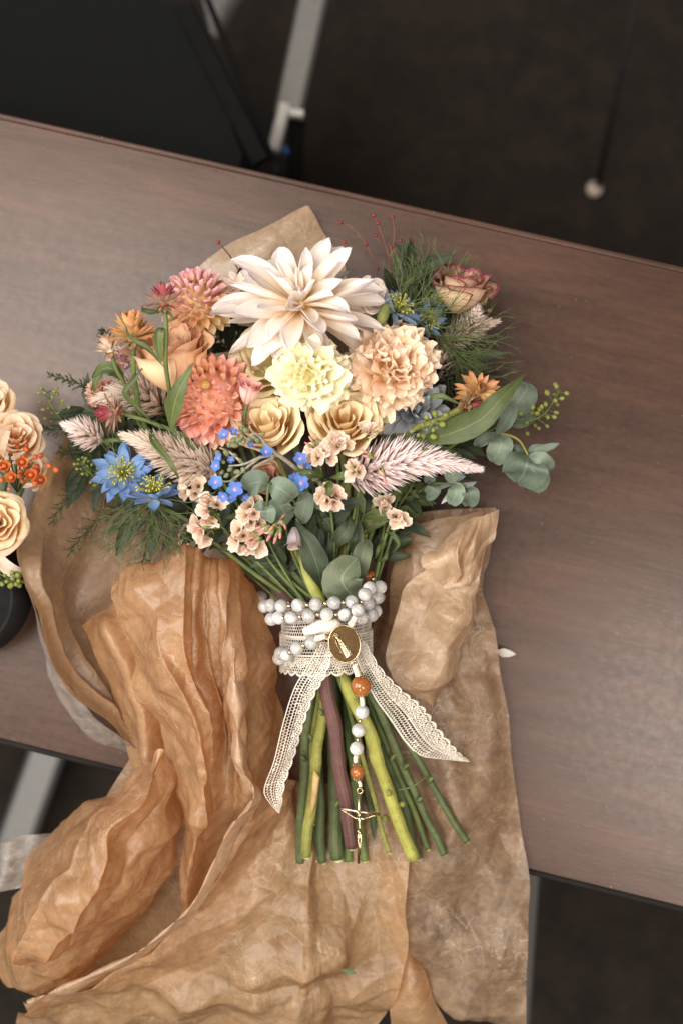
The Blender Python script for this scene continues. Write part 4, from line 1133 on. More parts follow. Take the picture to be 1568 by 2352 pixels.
# blue grey dyed chrysanthemum
m_bg = petal_mat('blue_grey_petal', [(0, (140, 148, 160)), (.5, (182, 188, 196)), (1, (204, 208, 212))], .25, .16, .55, var=.1, huev=.015)
k = px(.08)
bgf = froot('chrysanthemum', 'blue grey dyed chrysanthemum tucked under the peach carnation', 'chrysanthemum', 946, 948, .064, (.28, .22, .9))
ring_flower(bgf, [(14, -10, 96 * k, 36 * k, dict(curl=.3, cup=.7, prof=ROUND), 4 * k, -8 * k), (14, 12, 92 * k, 36 * k, dict(curl=.3, cup=.8, prof=ROUND), 4 * k, 0),
                  (12, 34, 80 * k, 34 * k, dict(curl=.3, cup=.9, prof=ROUND), 3 * k, 3 * k), (9, 56, 62 * k, 30 * k, dict(curl=.4, cup=1.1, prof=ROUND), 2 * k, 5 * k),
                  (6, 75, 44 * k, 26 * k, dict(curl=.5, cup=1.3, prof=ROUND), 1 * k, 6 * k)], [m_bg], seed=75)
# cream hydrangea floret beside it
hy = froot('hydrangea_floret', 'little cluster of pale yellow florets between the cream rose and blue grey bloom', 'floret', 858, 962, .082, (.3, .2, .9))
m_hy = petal_mat('pale_yellow_floret', [(0, (200, 190, 116)), (.6, (228, 212, 156)), (1, (234, 220, 172))], .3, .06, var=.05)
ring_flower(hy, [(5, -5, 36 * k, 30 * k, dict(curl=-.4, cup=.4, prof=ROUND), 2 * k, -8 * k), (5, 15, 34 * k, 28 * k, dict(curl=-.4, cup=.4, prof=ROUND), 2 * k, 0), (4, 45, 26 * k, 22 * k, dict(curl=-.3, cup=.5, prof=ROUND), 2 * k, 4 * k)], [m_hy], seed=76)

# ------------------------------------------------------------------ straw flowers
m_under = petal_mat('dry_bract', [(0, (120, 96, 66)), (.6, (176, 144, 104)), (1, (140, 100, 78))], .2, .15, .7, var=.12)
m_pinkstraw = petal_mat('pink_straw_bract', [(0, (226, 188, 172)), (.45, (190, 96, 104)), (.8, (164, 72, 80)), (1, (130, 66, 52))], .2, .12, .4, .5, var=.1)
m_pinkstraw2 = petal_mat('dull_pink_straw_bract', [(0, (206, 176, 150)), (.6, (184, 142, 122)), (1, (136, 92, 78))], .2, .12, .4, .5, var=.1)
m_orstraw = petal_mat('orange_straw_bract', [(0, (206, 160, 104)), (.5, (226, 180, 126)), (1, (208, 138, 84))], .25, .1, .4, .5, var=.08)
m_whstraw = petal_mat('cream_straw_bract', [(0, (226, 196, 156)), (.5, (238, 220, 198)), (1, (184, 120, 84))], .25, .08, .4, .5, var=.06)
m_redstraw = petal_mat('red_straw_bract', [(0, (230, 204, 182)), (.35, (214, 140, 130)), (.7, (160, 46, 62)), (1, (120, 30, 46))], .2, .08, .35, .5, var=.08)
SG = 'straw flowers in the large bouquet'
k = px(.13)
s1 = froot('straw_flower', 'pink tipped straw flower standing tallest on its bare green stem at the left', 'straw flower', 377, 694, .132, (-.06, .97, .22), group=SG)
straw_flower(s1, 44 * k, [m_pinkstraw, m_pinkstraw2], .55, 81, 6, 24, m_under)
sp_ = [P(379, 712, .130), P(382, 770, .125), P(380, 830, .12), P(388, 890, .11), P(398, 960, .095), P(430, 1060, .07), P(560, 1230, .06), P(680, 1360, .064)]
stem(s1, sp_, 6.0 * k, M_STEM, r1=5 * k)
bstem(s1, 'slim', [P(560, 1230, .06), P(680, 1345, .068)], .0011).name = 'lower_stem'
one_leaf(s1, [P(372, 830, .122), P(364, 800, .126), P(366, 762, .13), P(378, 752, .126)], 24 * k, M_LEAF, seed=1)
one_leaf(s1, [P(392, 985, .10), P(398, 940, .112), P(412, 895, .12), P(444, 832, .122)], 46 * k, M_LEAF, cup=.25, seed=2)
one_leaf(s1, [P(376, 842, .120), P(340, 800, .124), P(300, 775, .126), P(288, 745, .128)], 13 * k, M_LEAF, seed=3)
one_leaf(s1, [P(378, 712, .13), P(350, 716, .134), P(330, 712, .136), P(326, 704, .138)], 14 * k, M_LEAF, seed=4)
one_leaf(s1, [P(378, 712, .13), P(392, 722, .134), P(402, 738, .134)], 8 * k, M_LEAF, seed=5)
s2 = froot('straw_flower', 'open pale orange straw flower seen from the side on the left', 'straw flower', 306, 772, .108, (-.05, .95, .32), group=SG)
straw_flower(s2, 56 * px(.11), [m_orstraw, m_orstraw], .45, 82, 10, 30, m_under)
stem(s2, [P(308, 785, .104), P(306, 830, .10), P(312, 890, .09), P(340, 990, .07), P(480, 1180, .05), P(690, 1390, .06)], 6.5 * px(.1), M_STEM)
s3 = froot('straw_flower', 'small half closed cream straw flower at the far left', 'straw flower', 252, 802, .100, (-.25, .92, .32), group=SG)
straw_flower(s3, 34 * px(.1), [m_whstraw, m_whstraw], .15, 83, 8, 18, m_under)
stem(s3, [P(256, 812, .097), P(268, 850, .092), P(290, 890, .085), P(330, 990, .06), P(470, 1190, .045), P(690, 1400, .055)], 5 * px(.1), M_STEM)
s4 = froot('straw_flower', 'drooping straw flower with magenta tips lying on its side at the left', 'straw flower', 262, 945, .088, (-.85, -.1, .4), group=SG)
straw_flower(s4, 42 * px(.095), [m_pinkstraw, m_pinkstraw2], .35, 84, 6, 18, m_under)
stem(s4, [P(272, 946, .086), P(310, 958, .082), P(360, 975, .08), P(430, 1020, .07), P(560, 1200, .055), P(700, 1390, .06)], 5.5 * px(.09), M_STEM)
one_leaf(s4, [P(350, 970, .085), P(310, 930, .092), P(286, 900, .098), P(310, 870, .1), P(330, 840, .1)], 15 * px(.1), M_LEAF, seed=6)
one_leaf(s4, [P(352, 980, .085), P(352, 1010, .10), P(390, 1060, .112), P(412, 1100, .108)], 18 * px(.1), M_LEAF, seed=7)
one_leaf(s4, [P(370, 975, .085), P(410, 1000, .09), P(450, 1030, .09), P(490, 1050, .08)], 22 * px(.09), M_LEAF, seed=8)
s5 = froot('straw_flower', 'open orange straw flower on the right side of the bouquet', 'straw flower', 1096, 902, .080, (.18, .35, .9), group=SG)
straw_flower(s5, 46 * px(.085), [m_orstraw, m_orstraw], .95, 85, 9, 26, m_under)
stem(s5, [P(1092, 912, .076), P(1040, 960, .07), P(950, 1010, .06), P(870, 1180, .055), P(800, 1380, .06)], 6 * px(.08), M_STEM)
s6 = froot('straw_flower', 'closed red and white straw flower bud in front of the orange straw flower', 'straw flower', 1072, 932, .100, (.85, -.05, .45), group=SG)
straw_flower(s6, 34 * px(.1), [m_redstraw, m_under], .0, 86, 7, 22, m_under)
stem(s6, [P(1068, 934, .096), P(1010, 965, .086), P(930, 1005, .074), P(860, 1160, .06), P(795, 1380, .064)], 9 * px(.09), M_STEMO, r1=6 * px(.09))
one_leaf(s6, [P(960, 1010, .085), P(1020, 1000, .10), P(1100, 965, .112), P(1150, 915, .116), P(1206, 858, .108)], 62 * px(.1), M_LEAF, cup=.28, seed=9)
one_leaf(s6, [P(1060, 930, .10), P(1020, 912, .104), P(994, 910, .102), P(985, 922, .098)], 14 * px(.1), M_LEAF, seed=10)

# ------------------------------------------------------------------ celosia spikes
m_cel = petal_mat('celosia_floret', [(0, (206, 180, 160)), (.5, (232, 208, 200)), (1, (246, 234, 232))], .25, .1, .5, var=0)
m_cel2 = petal_mat('celosia_floret_tan', [(0, (170, 142, 118)), (.5, (212, 186, 166)), (1, (236, 222, 210))], .25, .1, .5, var=0)
spike('long pale pink celosia spike pointing right below the straw flowers', [P(800, 1096, .080), P(860, 1078, .088), P(930, 1058, .092), P(1010, 1060, .09), P(1096, 1076, .084)], 58 * px(.09), m_cel, 91, 900, stempts=[P(770, 1150, .07), P(765, 1300, .065), P(765, 1430, .066)])
spike('beige celosia spike pointing left above the blue nigella', [P(496, 1086, .075), P(450, 1064, .080), P(390, 1040, .086), P(340, 1018, .088), P(286, 1000, .086)], 56 * px(.085), m_cel2, 92, 760, stempts=[P(560, 1180, .06), P(700, 1380, .06)])
spike('short pink celosia tip pointing left at the far left edge', [P(238, 1012, .07), P(210, 1000, .074), P(178, 985, .074), P(146, 974, .07)], 40 * px(.075), m_cel, 93, 190, stempts=[P(290, 1014, .068), P(400, 1060, .06), P(600, 1250, .05)])
spike('fuzzy mauve celosia plume behind the left straw flower stems', [P(380, 945, .055), P(340, 915, .062), P(290, 905, .066), P(220, 918, .064)], 60 * px(.065), m_cel2, 94, 420)
spike('pale pointed celosia beside the pink edged rose', [P(1070, 770, .05), P(1085, 740, .058), P(1098, 705, .06)], 32 * px(.06), m_cel, 95, 190)
spike('blush celosia tip below the pink edged rose', [P(1020, 790, .045), P(1060, 765, .05), P(1100, 748, .052), P(1142, 738, .05)], 36 * px(.055), m_cel2, 96, 240)
spike('dull mauve celosia in shade right of the peach carnation', [P(1000, 880, .04), P(1010, 830, .048), P(1025, 775, .05)], 44 * px(.05), m_cel2, 97, 240)

# ------------------------------------------------------------------ nigella (love-in-a-mist)
m_nig = petal_mat('nigella_petal', [(0, (204, 210, 204)), (.35, (150, 174, 206)), (.8, (120, 152, 202)), (1, (104, 136, 188))], .25, .22, .5, var=.08, veinscale=34)
m_nigp = petal_mat('nigella_petal_faded', [(0, (180, 190, 186)), (.4, (146, 168, 190)), (1, (130, 154, 186))], .25, .22, .5, var=.1, veinscale=34)
NG = 'blue nigella in the large bouquet'
def nigella(label, u, v, z, axis, r, mat, seed, rings, foliage, stampx=1.0, stemend=None):
    rt = froot('nigella', label, 'nigella', u, v, z, axis, group=NG)
    ring_flower(rt, rings, [mat], seed=seed)
    rr = random.Random(seed); g = G(); a = G()
    for i in range(34):
        ph = i * 2.4; el = R(rr.uniform(38, 85)); L = r * rr.uniform(.42, .62) * stampx
        d = Vector((math.cos(ph) * math.cos(el), math.sin(ph) * math.cos(el), math.sin(el)))
        e = d * L; m = d * L * .55 + Vector((0, 0, L * .14))
        tip = e + Vector((math.cos(ph), math.sin(ph), -.5)) * r * .07
        g.tube([(0, 0, 0), m, e], r * .016, 3, False); a.tube([e, tip], [r * .032, r * .026], 4)
    g.build('filaments', M_YEL, rt)['kind'] = 'stuff'; a.build('anthers', M_YEL, rt)['kind'] = 'stuff'
    g = G()
    for i in range(5):
        ph = i * 1.2566
        g.tube([(math.cos(ph) * r * .05, math.sin(ph) * r * .05, 0), (math.cos(ph) * r * .09, math.sin(ph) * r * .09, r * .24), (math.cos(ph + .5) * r * .14, math.sin(ph + .5) * r * .14, r * .42)], [r * .05, r * .05, r * .012], 5)
    g.build('pistil', M_STEM, rt)
    base = P(u, v, z) - Vector(axis).normalized() * r * .12
    for dv, n, L in foliage:
        threads(rt, base, dv, n, L, .0004, seed=seed + n, forks=3)
    if stemend:
        stem(rt, [base] + stemend, .0017, M_STEM)
    return rt
V3 = Vector
k = px(.085); r = 76 * k
nigella('open blue nigella at the lower left facing up', 288, 1090, .072, (-.05, .30, 1), r, m_nig, 101,
        [(10, 2, r, r * .42, dict(curl=-.1, cup=.5, nx=6, ny=9), r * .06, 0), (9, 16, r * .95, r * .40, dict(curl=-.1, cup=.6), r * .06, r * .02), (7, 30, r * .8, r * .34, dict(cup=.6), r * .05, r * .03)], [([V3((-1, -.3, -.1)), V3((-.6, -.8, .1)), V3((-.7, .5, 0))], 8, .032)], stemend=[P(300, 1130, .06), P(420, 1200, .045), P(640, 1350, .04), P(720, 1440, .045)])
nigella('crumpled blue nigella seen from the side right of the open one', 352, 1142, .088, (.12, .80, .55), r, m_nig, 102,
        [(9, 8, r * .80, r * .42, dict(curl=.2, cup=.7, ruf=.05), r * .08, 0), (8, 30, r * .68, r * .40, dict(curl=.5, cup=.8, ruf=.06), r * .06, r * .03)],
        [([V3((-.4, -1, .15)), V3((.5, -.9, .1)), V3((-1, -.45, .1)), V3((.9, -.4, .1)), V3((0, -1, .3))], 32, .040)], 1.15, stemend=[P(370, 1165, .08), P(430, 1195, .07), P(560, 1300, .06), P(700, 1400, .06)])
k = px(.075); r = 62 * k
nigella('faded blue nigella right beside the white dahlia', 908, 716, .088, (.45, .55, .6), r, m_nigp, 103,
        [(7, 5, r, r * .36, dict(curl=.1, cup=.7, ruf=.05), r * .06, 0), (6, 22, r * .9, r * .34, dict(curl=.2, cup=.7, ruf=.05), r * .06, 0)],
        [([V3((.3, 1, .2)), V3((1, .3, .2)), V3((.8, -.6, .2))], 12, .030)], 1.3)
nigella('withered blue nigella between the carnation and pink edged rose', 975, 742, .070, (.5, .4, .7), r, m_nigp, 104,
        [(7, 10, r * .85, r * .34, dict(curl=.2, cup=.8, ruf=.06), r * .06, 0), (6, 36, r * .75, r * .3, dict(curl=.3, cup=.8, ruf=.06), r * .06, 0)],
        [([V3((.5, -1, 0)), V3((1, -.3, .2)), V3((.2, 1, .2)), V3((1, .5, .1))], 16, .034)])
nigella('dark blue nigella low beside the celosia at the right', 1000, 700, .055, (.3, .8, .5), r * .8, m_nigp, 105,
        [(7, 12, r * .7, r * .3, dict(curl=.3, cup=.8, ruf=.06), r * .06, 0)], [([V3((-.2, 1, .2)), V3((.5, .8, .1)), V3((-.5, .8, .1))], 14, .034)])
# nigella bud with feathery ruff at the top right
nb = thing('nigella_bud', 'green nigella bud beside the white dahlia', 'bud', Matrix.Translation(P(875, 735, .1)), NG)
g = G(); q = Vector((.35, .9, .2)).to_track_quat('Z', 'Y').to_matrix(); g.ball(P(880, 722, .1), 13 * k, 10, 8, (1, 1, 2.1), q); g.build('bud', plain_mat('bud_green', (88, 98, 48), (116, 120, 64), .6, .3, scale=160), nb, world=True)
stem(nb, [P(872, 742, .098), P(862, 762, .09), P(850, 800, .08)], 4 * k, M_STEM)
tf = thing('feathery_foliage', 'soft upright tuft of feathery green leaves at the upper right', 'foliage', Matrix.Translation(P(945, 660, .06)), 'feathery foliage')
threads(tf, P(940, 690, .06), [V3((.1, 1, .2)), V3((.35, 1, .1)), V3((-.2, 1, .2))], 14, .024, .0004, seed=106, forks=3, spread=.35)
tf = thing('feathery_foliage', 'loose feathery green threads below the pink edged rose at the right', 'foliage', Matrix.Translation(P(1040, 800, .05)), 'feathery foliage')
threads(tf, P(1010, 780, .06), [V3((1, -.5, .2)), V3((.6, -1, .1)), V3((1, .4, .3)), V3((1, 0, .2))], 18, .034, .0004, seed=107, forks=3, spread=.45)
tf = thing('feathery_foliage', 'dark feathery threads right of the carnation above the orange straw flower', 'foliage', Matrix.Translation(P(1060, 860, .03)), 'feathery foliage')
threads(tf, P(1030, 880, .045), [V3((1, .5, .2)), V3((.3, 1, .1)), V3((1, -.2, .2))], 20, .036, .00045, seed=108, forks=3, spread=.5)

# ------------------------------------------------------------------ forget-me-nots
m_fmn = petal_mat('forget_me_not_petal', [(0, (170, 140, 200)), (.25, (90, 124, 194)), (1, (84, 122, 192))], .2, .08, .5, var=.1, huev=.015)
m_fmne = plain_mat('forget_me_not_eye', (160, 90, 140), (220, 190, 200), .5, scale=900)
m_budg = plain_mat('hairy_bud', (96, 104, 72), (128, 126, 98), .8, .2, scale=500, bump=.6)
FM = 'forget me not sprigs in the large bouquet'
fpet = {}
def fmn_flower(root, u, v, z, axis, r, seed):
    key = round(r * 1e5)
    if key not in fpet:
        fpet[key] = petal(r, r * .92, ROUND, 5, 5, a0=.1, cup=.3, curl=.1, seed=key).mesh('petal', m_fmn)
    M = root.matrix_basis.inverted() @ frame(P(u, v, z), axis, seed * 1.3)
    g = G(); g.ball((0, 0, r * .05), r * .2, 8, 5, (1, 1, .5)); c = g.build('flower', m_fmne, root, M)
    for i in range(5):
        put('petal', fpet[key], c, petal_place(i * 1.2566, R(8), r * .12, 0))
def fmn(label, main, sides, flowers, buds, seed):
    rt = thing('forget_me_not', label, 'forget me not', Matrix.Translation(P(*main[0])), FM)
    stem(rt, [P(*p) for p in main], 5.5 * px(.1), M_STEMH, r1=3 * px(.1))
    for s in sides:
        stem(rt, [P(*p) for p in s], 4 * px(.1), M_STEMH, 'side_stem', 6, 1.8 * px(.1))
    for i, (u, v, z, ax, ay, r_) in enumerate(flowers):
        fmn_flower(rt, u, v, z, (ax, ay, 1), r_ * .86 * px(z), seed + i)
    rr = random.Random(seed)
    for u, v, z in buds:
        g = G(); q = Vector((rr.uniform(-1, 1), rr.uniform(-1, 1), .6)).to_track_quat('Z', 'Y').to_matrix()
        g.ball(P(u, v, z), rr.uniform(5, 8) * px(z), 7, 6, (1, 1, 1.35), q); g.build('bud', m_budg, rt, world=True)
    return rt
fmn('branching forget me not with grey hairy stems left of the cream rose', [(690, 1085, .098), (660, 1060, .105), (620, 1030, .112), (596, 1004, .116), (585, 996, .118), (576, 1002, .118), (580, 1012, .116)],
    [[(640, 1046, .106), (600, 1050, .112), (560, 1066, .114), (525, 1070, .114)], [(600, 1048, .112), (560, 1080, .113), (530, 1104, .112), (505, 1105, .11)], [(560, 1066, .113), (530, 1040, .114), (505, 1028, .113)], [(630, 1050, .108), (590, 1070, .112), (566, 1096, .112)]],
    [(515, 998, .118, -.3, .3, 15), (536, 992, .118, .5, .5, 13), (612, 1038, .122, .1, .5, 17), (575, 1022, .118, .5, .8, 10), (503, 1052, .116, -.8, .2, 14), (497, 1070, .116, -.5, 0, 15),
     (496, 1108, .12, 0, .2, 19), (540, 1124, .12, 0, .1, 22), (513, 1140, .116, -.3, -.5, 16), (530, 1142, .112, .2, -.8, 15), (562, 1142, .112, .8, -.6, 12), (530, 1056, .115, .2, .3, 10)],
    [(535, 1012, .116), (548, 1010, .116), (540, 1022, .115), (526, 1022, .115), (556, 1000, .117), (560, 1014, .116), (520, 1040, .114), (540, 1046, .114), (552, 1058, .114), (512, 1060, .114), (528, 1078, .113), (545, 1084, .113), (560, 1080, .113), (520, 1092, .112), (510, 1084, .113), (574, 1008, .118), (584, 1004, .119), (592, 1012, .118), (566, 988, .117), (556, 984, .116), (604, 998, .116), (500, 1040, .113), (538, 1100, .112), (576, 1090, .112)], 5)
fmn('short forget me not sprig in the middle with two deep blue flowers', [(745, 1120, .085), (728, 1102, .095), (705, 1080, .102), (690, 1062, .105)], [[(720, 1095, .098), (702, 1100, .104)]],
    [(690, 1054, .112, 0, .3, 18), (692, 1110, .114, 0, .1, 21), (680, 1098, .108, -.4, .4, 15), (706, 1074, .106, .4, .2, 12), (672, 1100, .1, -.6, .2, 13)], [(712, 1086, .106), (720, 1100, .102), (700, 1090, .106), (735, 1110, .098)], 11)

# ------------------------------------------------------------------ statice (papery peach calyces)
m_stat = petal_mat('statice_calyx', [(0, (176, 146, 104)), (.3, (226, 188, 158)), (.7, (238, 208, 184)), (1, (244, 224, 208))], .3, .16, .6, var=.08, veinscale=18)
m_statp = petal_mat('statice_pink', [(0, (150, 140, 80)), (.4, (222, 166, 150)), (1, (228, 142, 128))], .3, .1, .6, var=.1)
SGp = 'peach statice sprigs in the large bouquet'
def cup_mesh(r, seed):
    rr = random.Random(seed); g = G(); rows = []; n = 18; ph = rr.uniform(0, 6)
    for j in range(6):
        t = j / 5
        rad = r * (.16 + .84 * t ** 1.5); z = r * 1.15 * t ** .8
        row = []
        for i in range(n):
            a = 2 * math.pi * i / n; w = t * t
            q = rad * (1 + .07 * w * math.sin(5 * a + ph) + .06 * w * (1 if i % 2 else -1) + .12 * w * rr.uniform(-1, 1))
            row.append((q * math.cos(a) * 1.1, q * math.sin(a) * .8, z + w * r * .2 * math.sin(2 * a + ph) + w * r * .10 * rr.uniform(-1, 1)))
        rows.append(row)
    g.grid(rows, [(i / n, j / 5) for j in range(6) for i in range(n)], wrap=True)
    return g.mesh('calyx', m_stat)
CUPS = {}
def statice(label, flo, stempts, seed, r=19, buds=()):
    """flo: (u, v, z, ax, ay, scale)"""
    rr = random.Random(seed)
    rt = thing('statice', label, 'statice', Matrix.Translation(P(flo[0][0], flo[0][1], flo[0][2] - .01)), SGp)
    if not CUPS:
        for i in range(5):
            CUPS[i] = cup_mesh(1.0, 300 + i)
    inv = rt.matrix_basis.inverted()
    root_p = P(*stempts[0]) if stempts else None
    g = G(); sp2 = G()
    for u, v, z, ax, ay, sc in flo:
        rr_ = r * sc * px(z); M = frame(P(u, v, z) - Vector((ax, ay, 1)).normalized() * rr_ * .8, (ax, ay, 1), rr.uniform(0, 6)) @ Matrix.Scale(rr_, 4)
        put('calyx', CUPS[rr.randrange(5)], rt, inv @ M)
        b = P(u, v, z) - Vector((ax, ay, 1)).normalized() * rr_ * .8; c = b - Vector((ax, ay, 1)).normalized() * rr_ * .9
        g.tube([b, c], [rr_ * .2, rr_ * .3], 6)
        if root_p:
            g.tube([c, c.lerp(root_p, .5) + Vector((0, 0, -.003)), root_p], [rr_ * .12] * 3, 5)
        for q in range(3):
            d = Vector([rr.uniform(-1, 1), rr.uniform(-1, 1), rr.uniform(0, .7)]).normalized()
            sp2.tube([c, c + d * rr_ * .9], [rr_ * .16, rr_ * .02], 4)
    g.build('branchlets', M_STEM, rt, world=True); sp2.build('spikelets', M_SEED, rt, world=True)
    for u, v, z, ax, ay, L in buds:
        d = Vector((ax, ay, .5)).normalized(); p = P(u, v, z); l = L * px(z)
        b = G(); b.tube([p, p + d * l * .5, p + d * l], [l * .13, l * .17, l * .09], 6); b.build('pink_bud', m_statp, rt, world=True)
        b = G(); b.tube([p - d * l * .7, p + d * l * .15], [l * .08, l * .2], 6); b.build('sepal', M_SEED, rt, world=True)
    if stempts:
        stem(rt, [P(*p) for p in stempts], 3.4 * px(.07), M_STEM)
    return rt
N_ = None
statice('dry peach statice beside the nigella, leftmost of the papery clusters', [(432, 1105, .085, -.3, .3, 1), (456, 1112, .088, .1, .4, 1.05), (424, 1130, .084, -.5, 0, .95), (448, 1136, .086, 0, -.2, .9), (478, 1094, .082, .3, .5, .9)], [(470, 1150, .07), (540, 1230, .06), (660, 1360, .062), (740, 1450, .06)], 1, 20)
statice('peach statice cluster below the lowest blue forget me nots', [(478, 1150, .096, -.3, .3, 1), (500, 1156, .098, .3, .3, 1), (470, 1174, .096, -.6, 0, 1), (485, 1196, .096, -.2, -.6, 1.05), (455, 1222, .088, -.7, -.3, 1.15), (470, 1238, .085, -.4, -.9, 1.1), (448, 1204, .086, -.9, .2, 1)], [(510, 1210, .08), (560, 1260, .07), (660, 1360, .068), (730, 1440, .064)], 2, 21, [(478, 1200, .1, -.9, .2, 22), (470, 1212, .098, -1, -.2, 20)])
statice('peach statice cluster hanging lowest above the stems', [(545, 1216, .092, -.4, .2, 1), (538, 1246, .09, -.5, -.5, 1), (560, 1230, .09, .2, .1, .9), (580, 1240, .09, .2, -.3, 1), (592, 1256, .086, .5, -.8, 1.25), (570, 1262, .084, -.2, -1, 1), (556, 1258, .084, -.6, -.8, .9)], [(580, 1215, .08), (620, 1290, .07), (690, 1370, .07), (750, 1450, .066)], 3, 20, [(588, 1232, .1, -.9, -.3, 22), (592, 1240, .1, -.8, -.5, 20), (580, 1224, .1, -1, 0, 18)])
statice('peach statice tuft left of the centre eucalyptus leaves', [(572, 1160, .094, -.2, .4, 1), (590, 1152, .094, .3, .4, .9), (562, 1184, .094, -.5, 0, 1.1), (586, 1180, .096, .3, 0, 1), (574, 1204, .092, -.2, -.5, 1), (596, 1206, .09, .4, -.3, .9)], [(590, 1190, .08), (640, 1290, .07), (700, 1390, .07)], 4, 19)
statice('pink tipped green statice buds below the round eucalyptus leaf', [(618, 1214, .098, -.5, -.3, .7), (640, 1205, .1, .2, .3, .6)], [(650, 1190, .09), (680, 1290, .07), (730, 1400, .07)], 5, 18,
        [(612, 1216, .104, -.8, -.6, 24), (624, 1224, .104, -.5, -.9, 24), (636, 1228, .104, -.3, -1, 24), (604, 1208, .104, -1, -.4, 22), (644, 1218, .104, 0, -1, 22), (630, 1206, .106, -.6, -.7, 20), (652, 1200, .104, .2, -.6, 20), (646, 1190, .104, .3, .3, 18)])
statice('single open peach statice cluster just above the centre of the stems', [(738, 1138, .1, -.5, .3, 1), (756, 1126, .1, 0, .6, 1), (775, 1134, .1, .4, .4, 1), (770, 1158, .1, .3, -.5, .9), (748, 1154, .1, -.3, -.4, 1)], [(758, 1160, .085), (768, 1260, .075), (770, 1400, .07)], 6, 20)
statice('pale peach statice against the front of the cream roses', [(712, 1046, .105, -.5, .2, 1), (730, 1050, .108, 0, 0, 1.05), (745, 1036, .108, .1, .3, 1), (722, 1030, .106, -.3, .5, .9), (700, 1060, .1, -.6, -.2, .8), (758, 1052, .104, .5, -.2, .9)], [(735, 1070, .09), (755, 1180, .075), (765, 1390, .07)], 7, 20)
statice('pale pink statice between the two cream roses and the celosia', [(764, 1010, .11, -.2, .5, 1), (782, 1006, .11, .2, .5, 1), (776, 1024, .11, 0, 0, 1.05), (756, 1022, .108, -.6, .2, .9), (796, 1020, .108, .5, .2, .9)], [(775, 1035, .09), (775, 1180, .075), (770, 1390, .068)], 8, 19, [(720, 1016, .108, -.4, .6, 20), (728, 1012, .108, -.2, .8, 20), (714, 1024, .106, -.7, .4, 18)])
statice('small statice cluster on the base of the long celosia spike', [(812, 1070, .11, -.4, .3, 1), (806, 1090, .108, -.6, -.4, 1), (826, 1084, .11, .2, 0, .9)], [(830, 1090, .09), (800, 1250, .07), (775, 1400, .066)], 9, 18, [(846, 1042, .116, -.9, .5, 20), (850, 1050, .116, -1, .2, 20), (882, 1092, .112, .1, -1, 22), (878, 1080, .112, .2, -1, 18), (808, 1066, .114, -.5, .8, 16), (822, 1076, .116, .3, .7, 14)])
statice('single peach floret beside the blue grey bloom', [(848, 988, .104, .1, .5, 1.1), (838, 978, .102, -.4, .6, .9)], [(845, 1000, .09), (830, 1100, .075), (790, 1390, .06)], 10, 18, [(862, 982, .11, .7, .6, 16), (866, 990, .108, .9, .2, 16)])
statice('lower right statice cluster beside the right hand stems', [(908, 1184, .07, -.2, .3, 1), (926, 1192, .07, .4, 0, 1), (914, 1200, .07, -.1, -.6, 1)], [(905, 1215, .06), (880, 1290, .055), (845, 1400, .06)], 11, 19)
statice('upper right statice cluster in the shade beside the right hand stems', [(876, 1152, .066, -.4, .3, 1), (890, 1148, .066, .3, .5, .9), (884, 1166, .066, 0, -.4, 1)], [(888, 1175, .055), (870, 1280, .055), (838, 1400, .058)], 12, 18)
statice('faded statice hanging behind the nigella threads', [(424, 1238, .05, -.2, -.4, 1), (430, 1215, .05, 0, .3, .9)], [(440, 1210, .04), (560, 1310, .04), (720, 1450, .045)], 13, 18)

# ------------------------------------------------------------------ eucalyptus and leaves
EG = 'eucalyptus sprigs in the large bouquet'
k = px(.09)
def leafset(name, label, cat, group, mat, stem_pts, leaves, stem_r=.0011, prof=EUCA, cup=.22, smat=None):
    """leaves: (points of the midrib (u,v,z)..., width px)"""
    rt = thing(name, label, cat, Matrix.Translation(P(*stem_pts[0])), group)
    stem(rt, [P(*p) for p in stem_pts], stem_r, smat or M_STEM, 'stem', 7, stem_r * .6)
    for i, (pts, w) in enumerate(leaves):
        one_leaf(rt, [P(*p) for p in pts], w * px(pts[0][2]), mat, prof, cup, seed=i + len(label))
    return rt
leafset('eucalyptus', 'eucalyptus sprig with large round leaves hanging out at the far right', 'eucalyptus', EG, M_EUC,
        [(960, 1080, .04), (1060, 1010, .055), (1110, 1000, .07), (1150, 995, .08), (1190, 1010, .085), (1212, 1045, .08)],
        [([(1214, 1048, .080), (1208, 1068, .088), (1200, 1090, .078), (1186, 1108, .066)], 104), ([(1214, 1048, .08), (1236, 1060, .086), (1252, 1076, .08), (1256, 1086, .074)], 52), ([(1210, 1046, .076), (1225, 1032, .082), (1250, 1030, .084), (1284, 1018, .086)], 22),
         ([(1222, 1070, .055), (1232, 1090, .058), (1236, 1110, .055), (1234, 1132, .048)], 54), ([(1210, 1075, .05), (1206, 1100, .05), (1208, 1120, .045)], 40), ([(1206, 1046, .07), (1185, 1038, .075), (1168, 1040, .07), (1160, 1050, .066)], 34),
         ([(1146, 998, .078), (1150, 1020, .084), (1140, 1045, .08), (1128, 1060, .07)], 56), ([(1146, 996, .078), (1120, 1006, .084), (1100, 1016, .082), (1092, 1024, .076)], 26), ([(1140, 996, .085), (1160, 970, .094), (1172, 945, .096), (1178, 920, .092)], 34)], .0013, smat=M_STEMO)
leafset('eucalyptus', 'pale upright eucalyptus leaf behind the long green leaf at the right', 'eucalyptus', EG, M_EUC, [(1000, 1050, .03), (1100, 1000, .04), (1170, 960, .045)], [([(1165, 965, .046), (1185, 930, .054), (1205, 900, .054), (1212, 880, .048)], 68), ([(1160, 968, .045), (1190, 965, .05), (1212, 955, .048), (1222, 940, .044)], 40), ([(1100, 905, .03), (1080, 880, .04), (1065, 858, .04), (1058, 845, .036)], 34)])
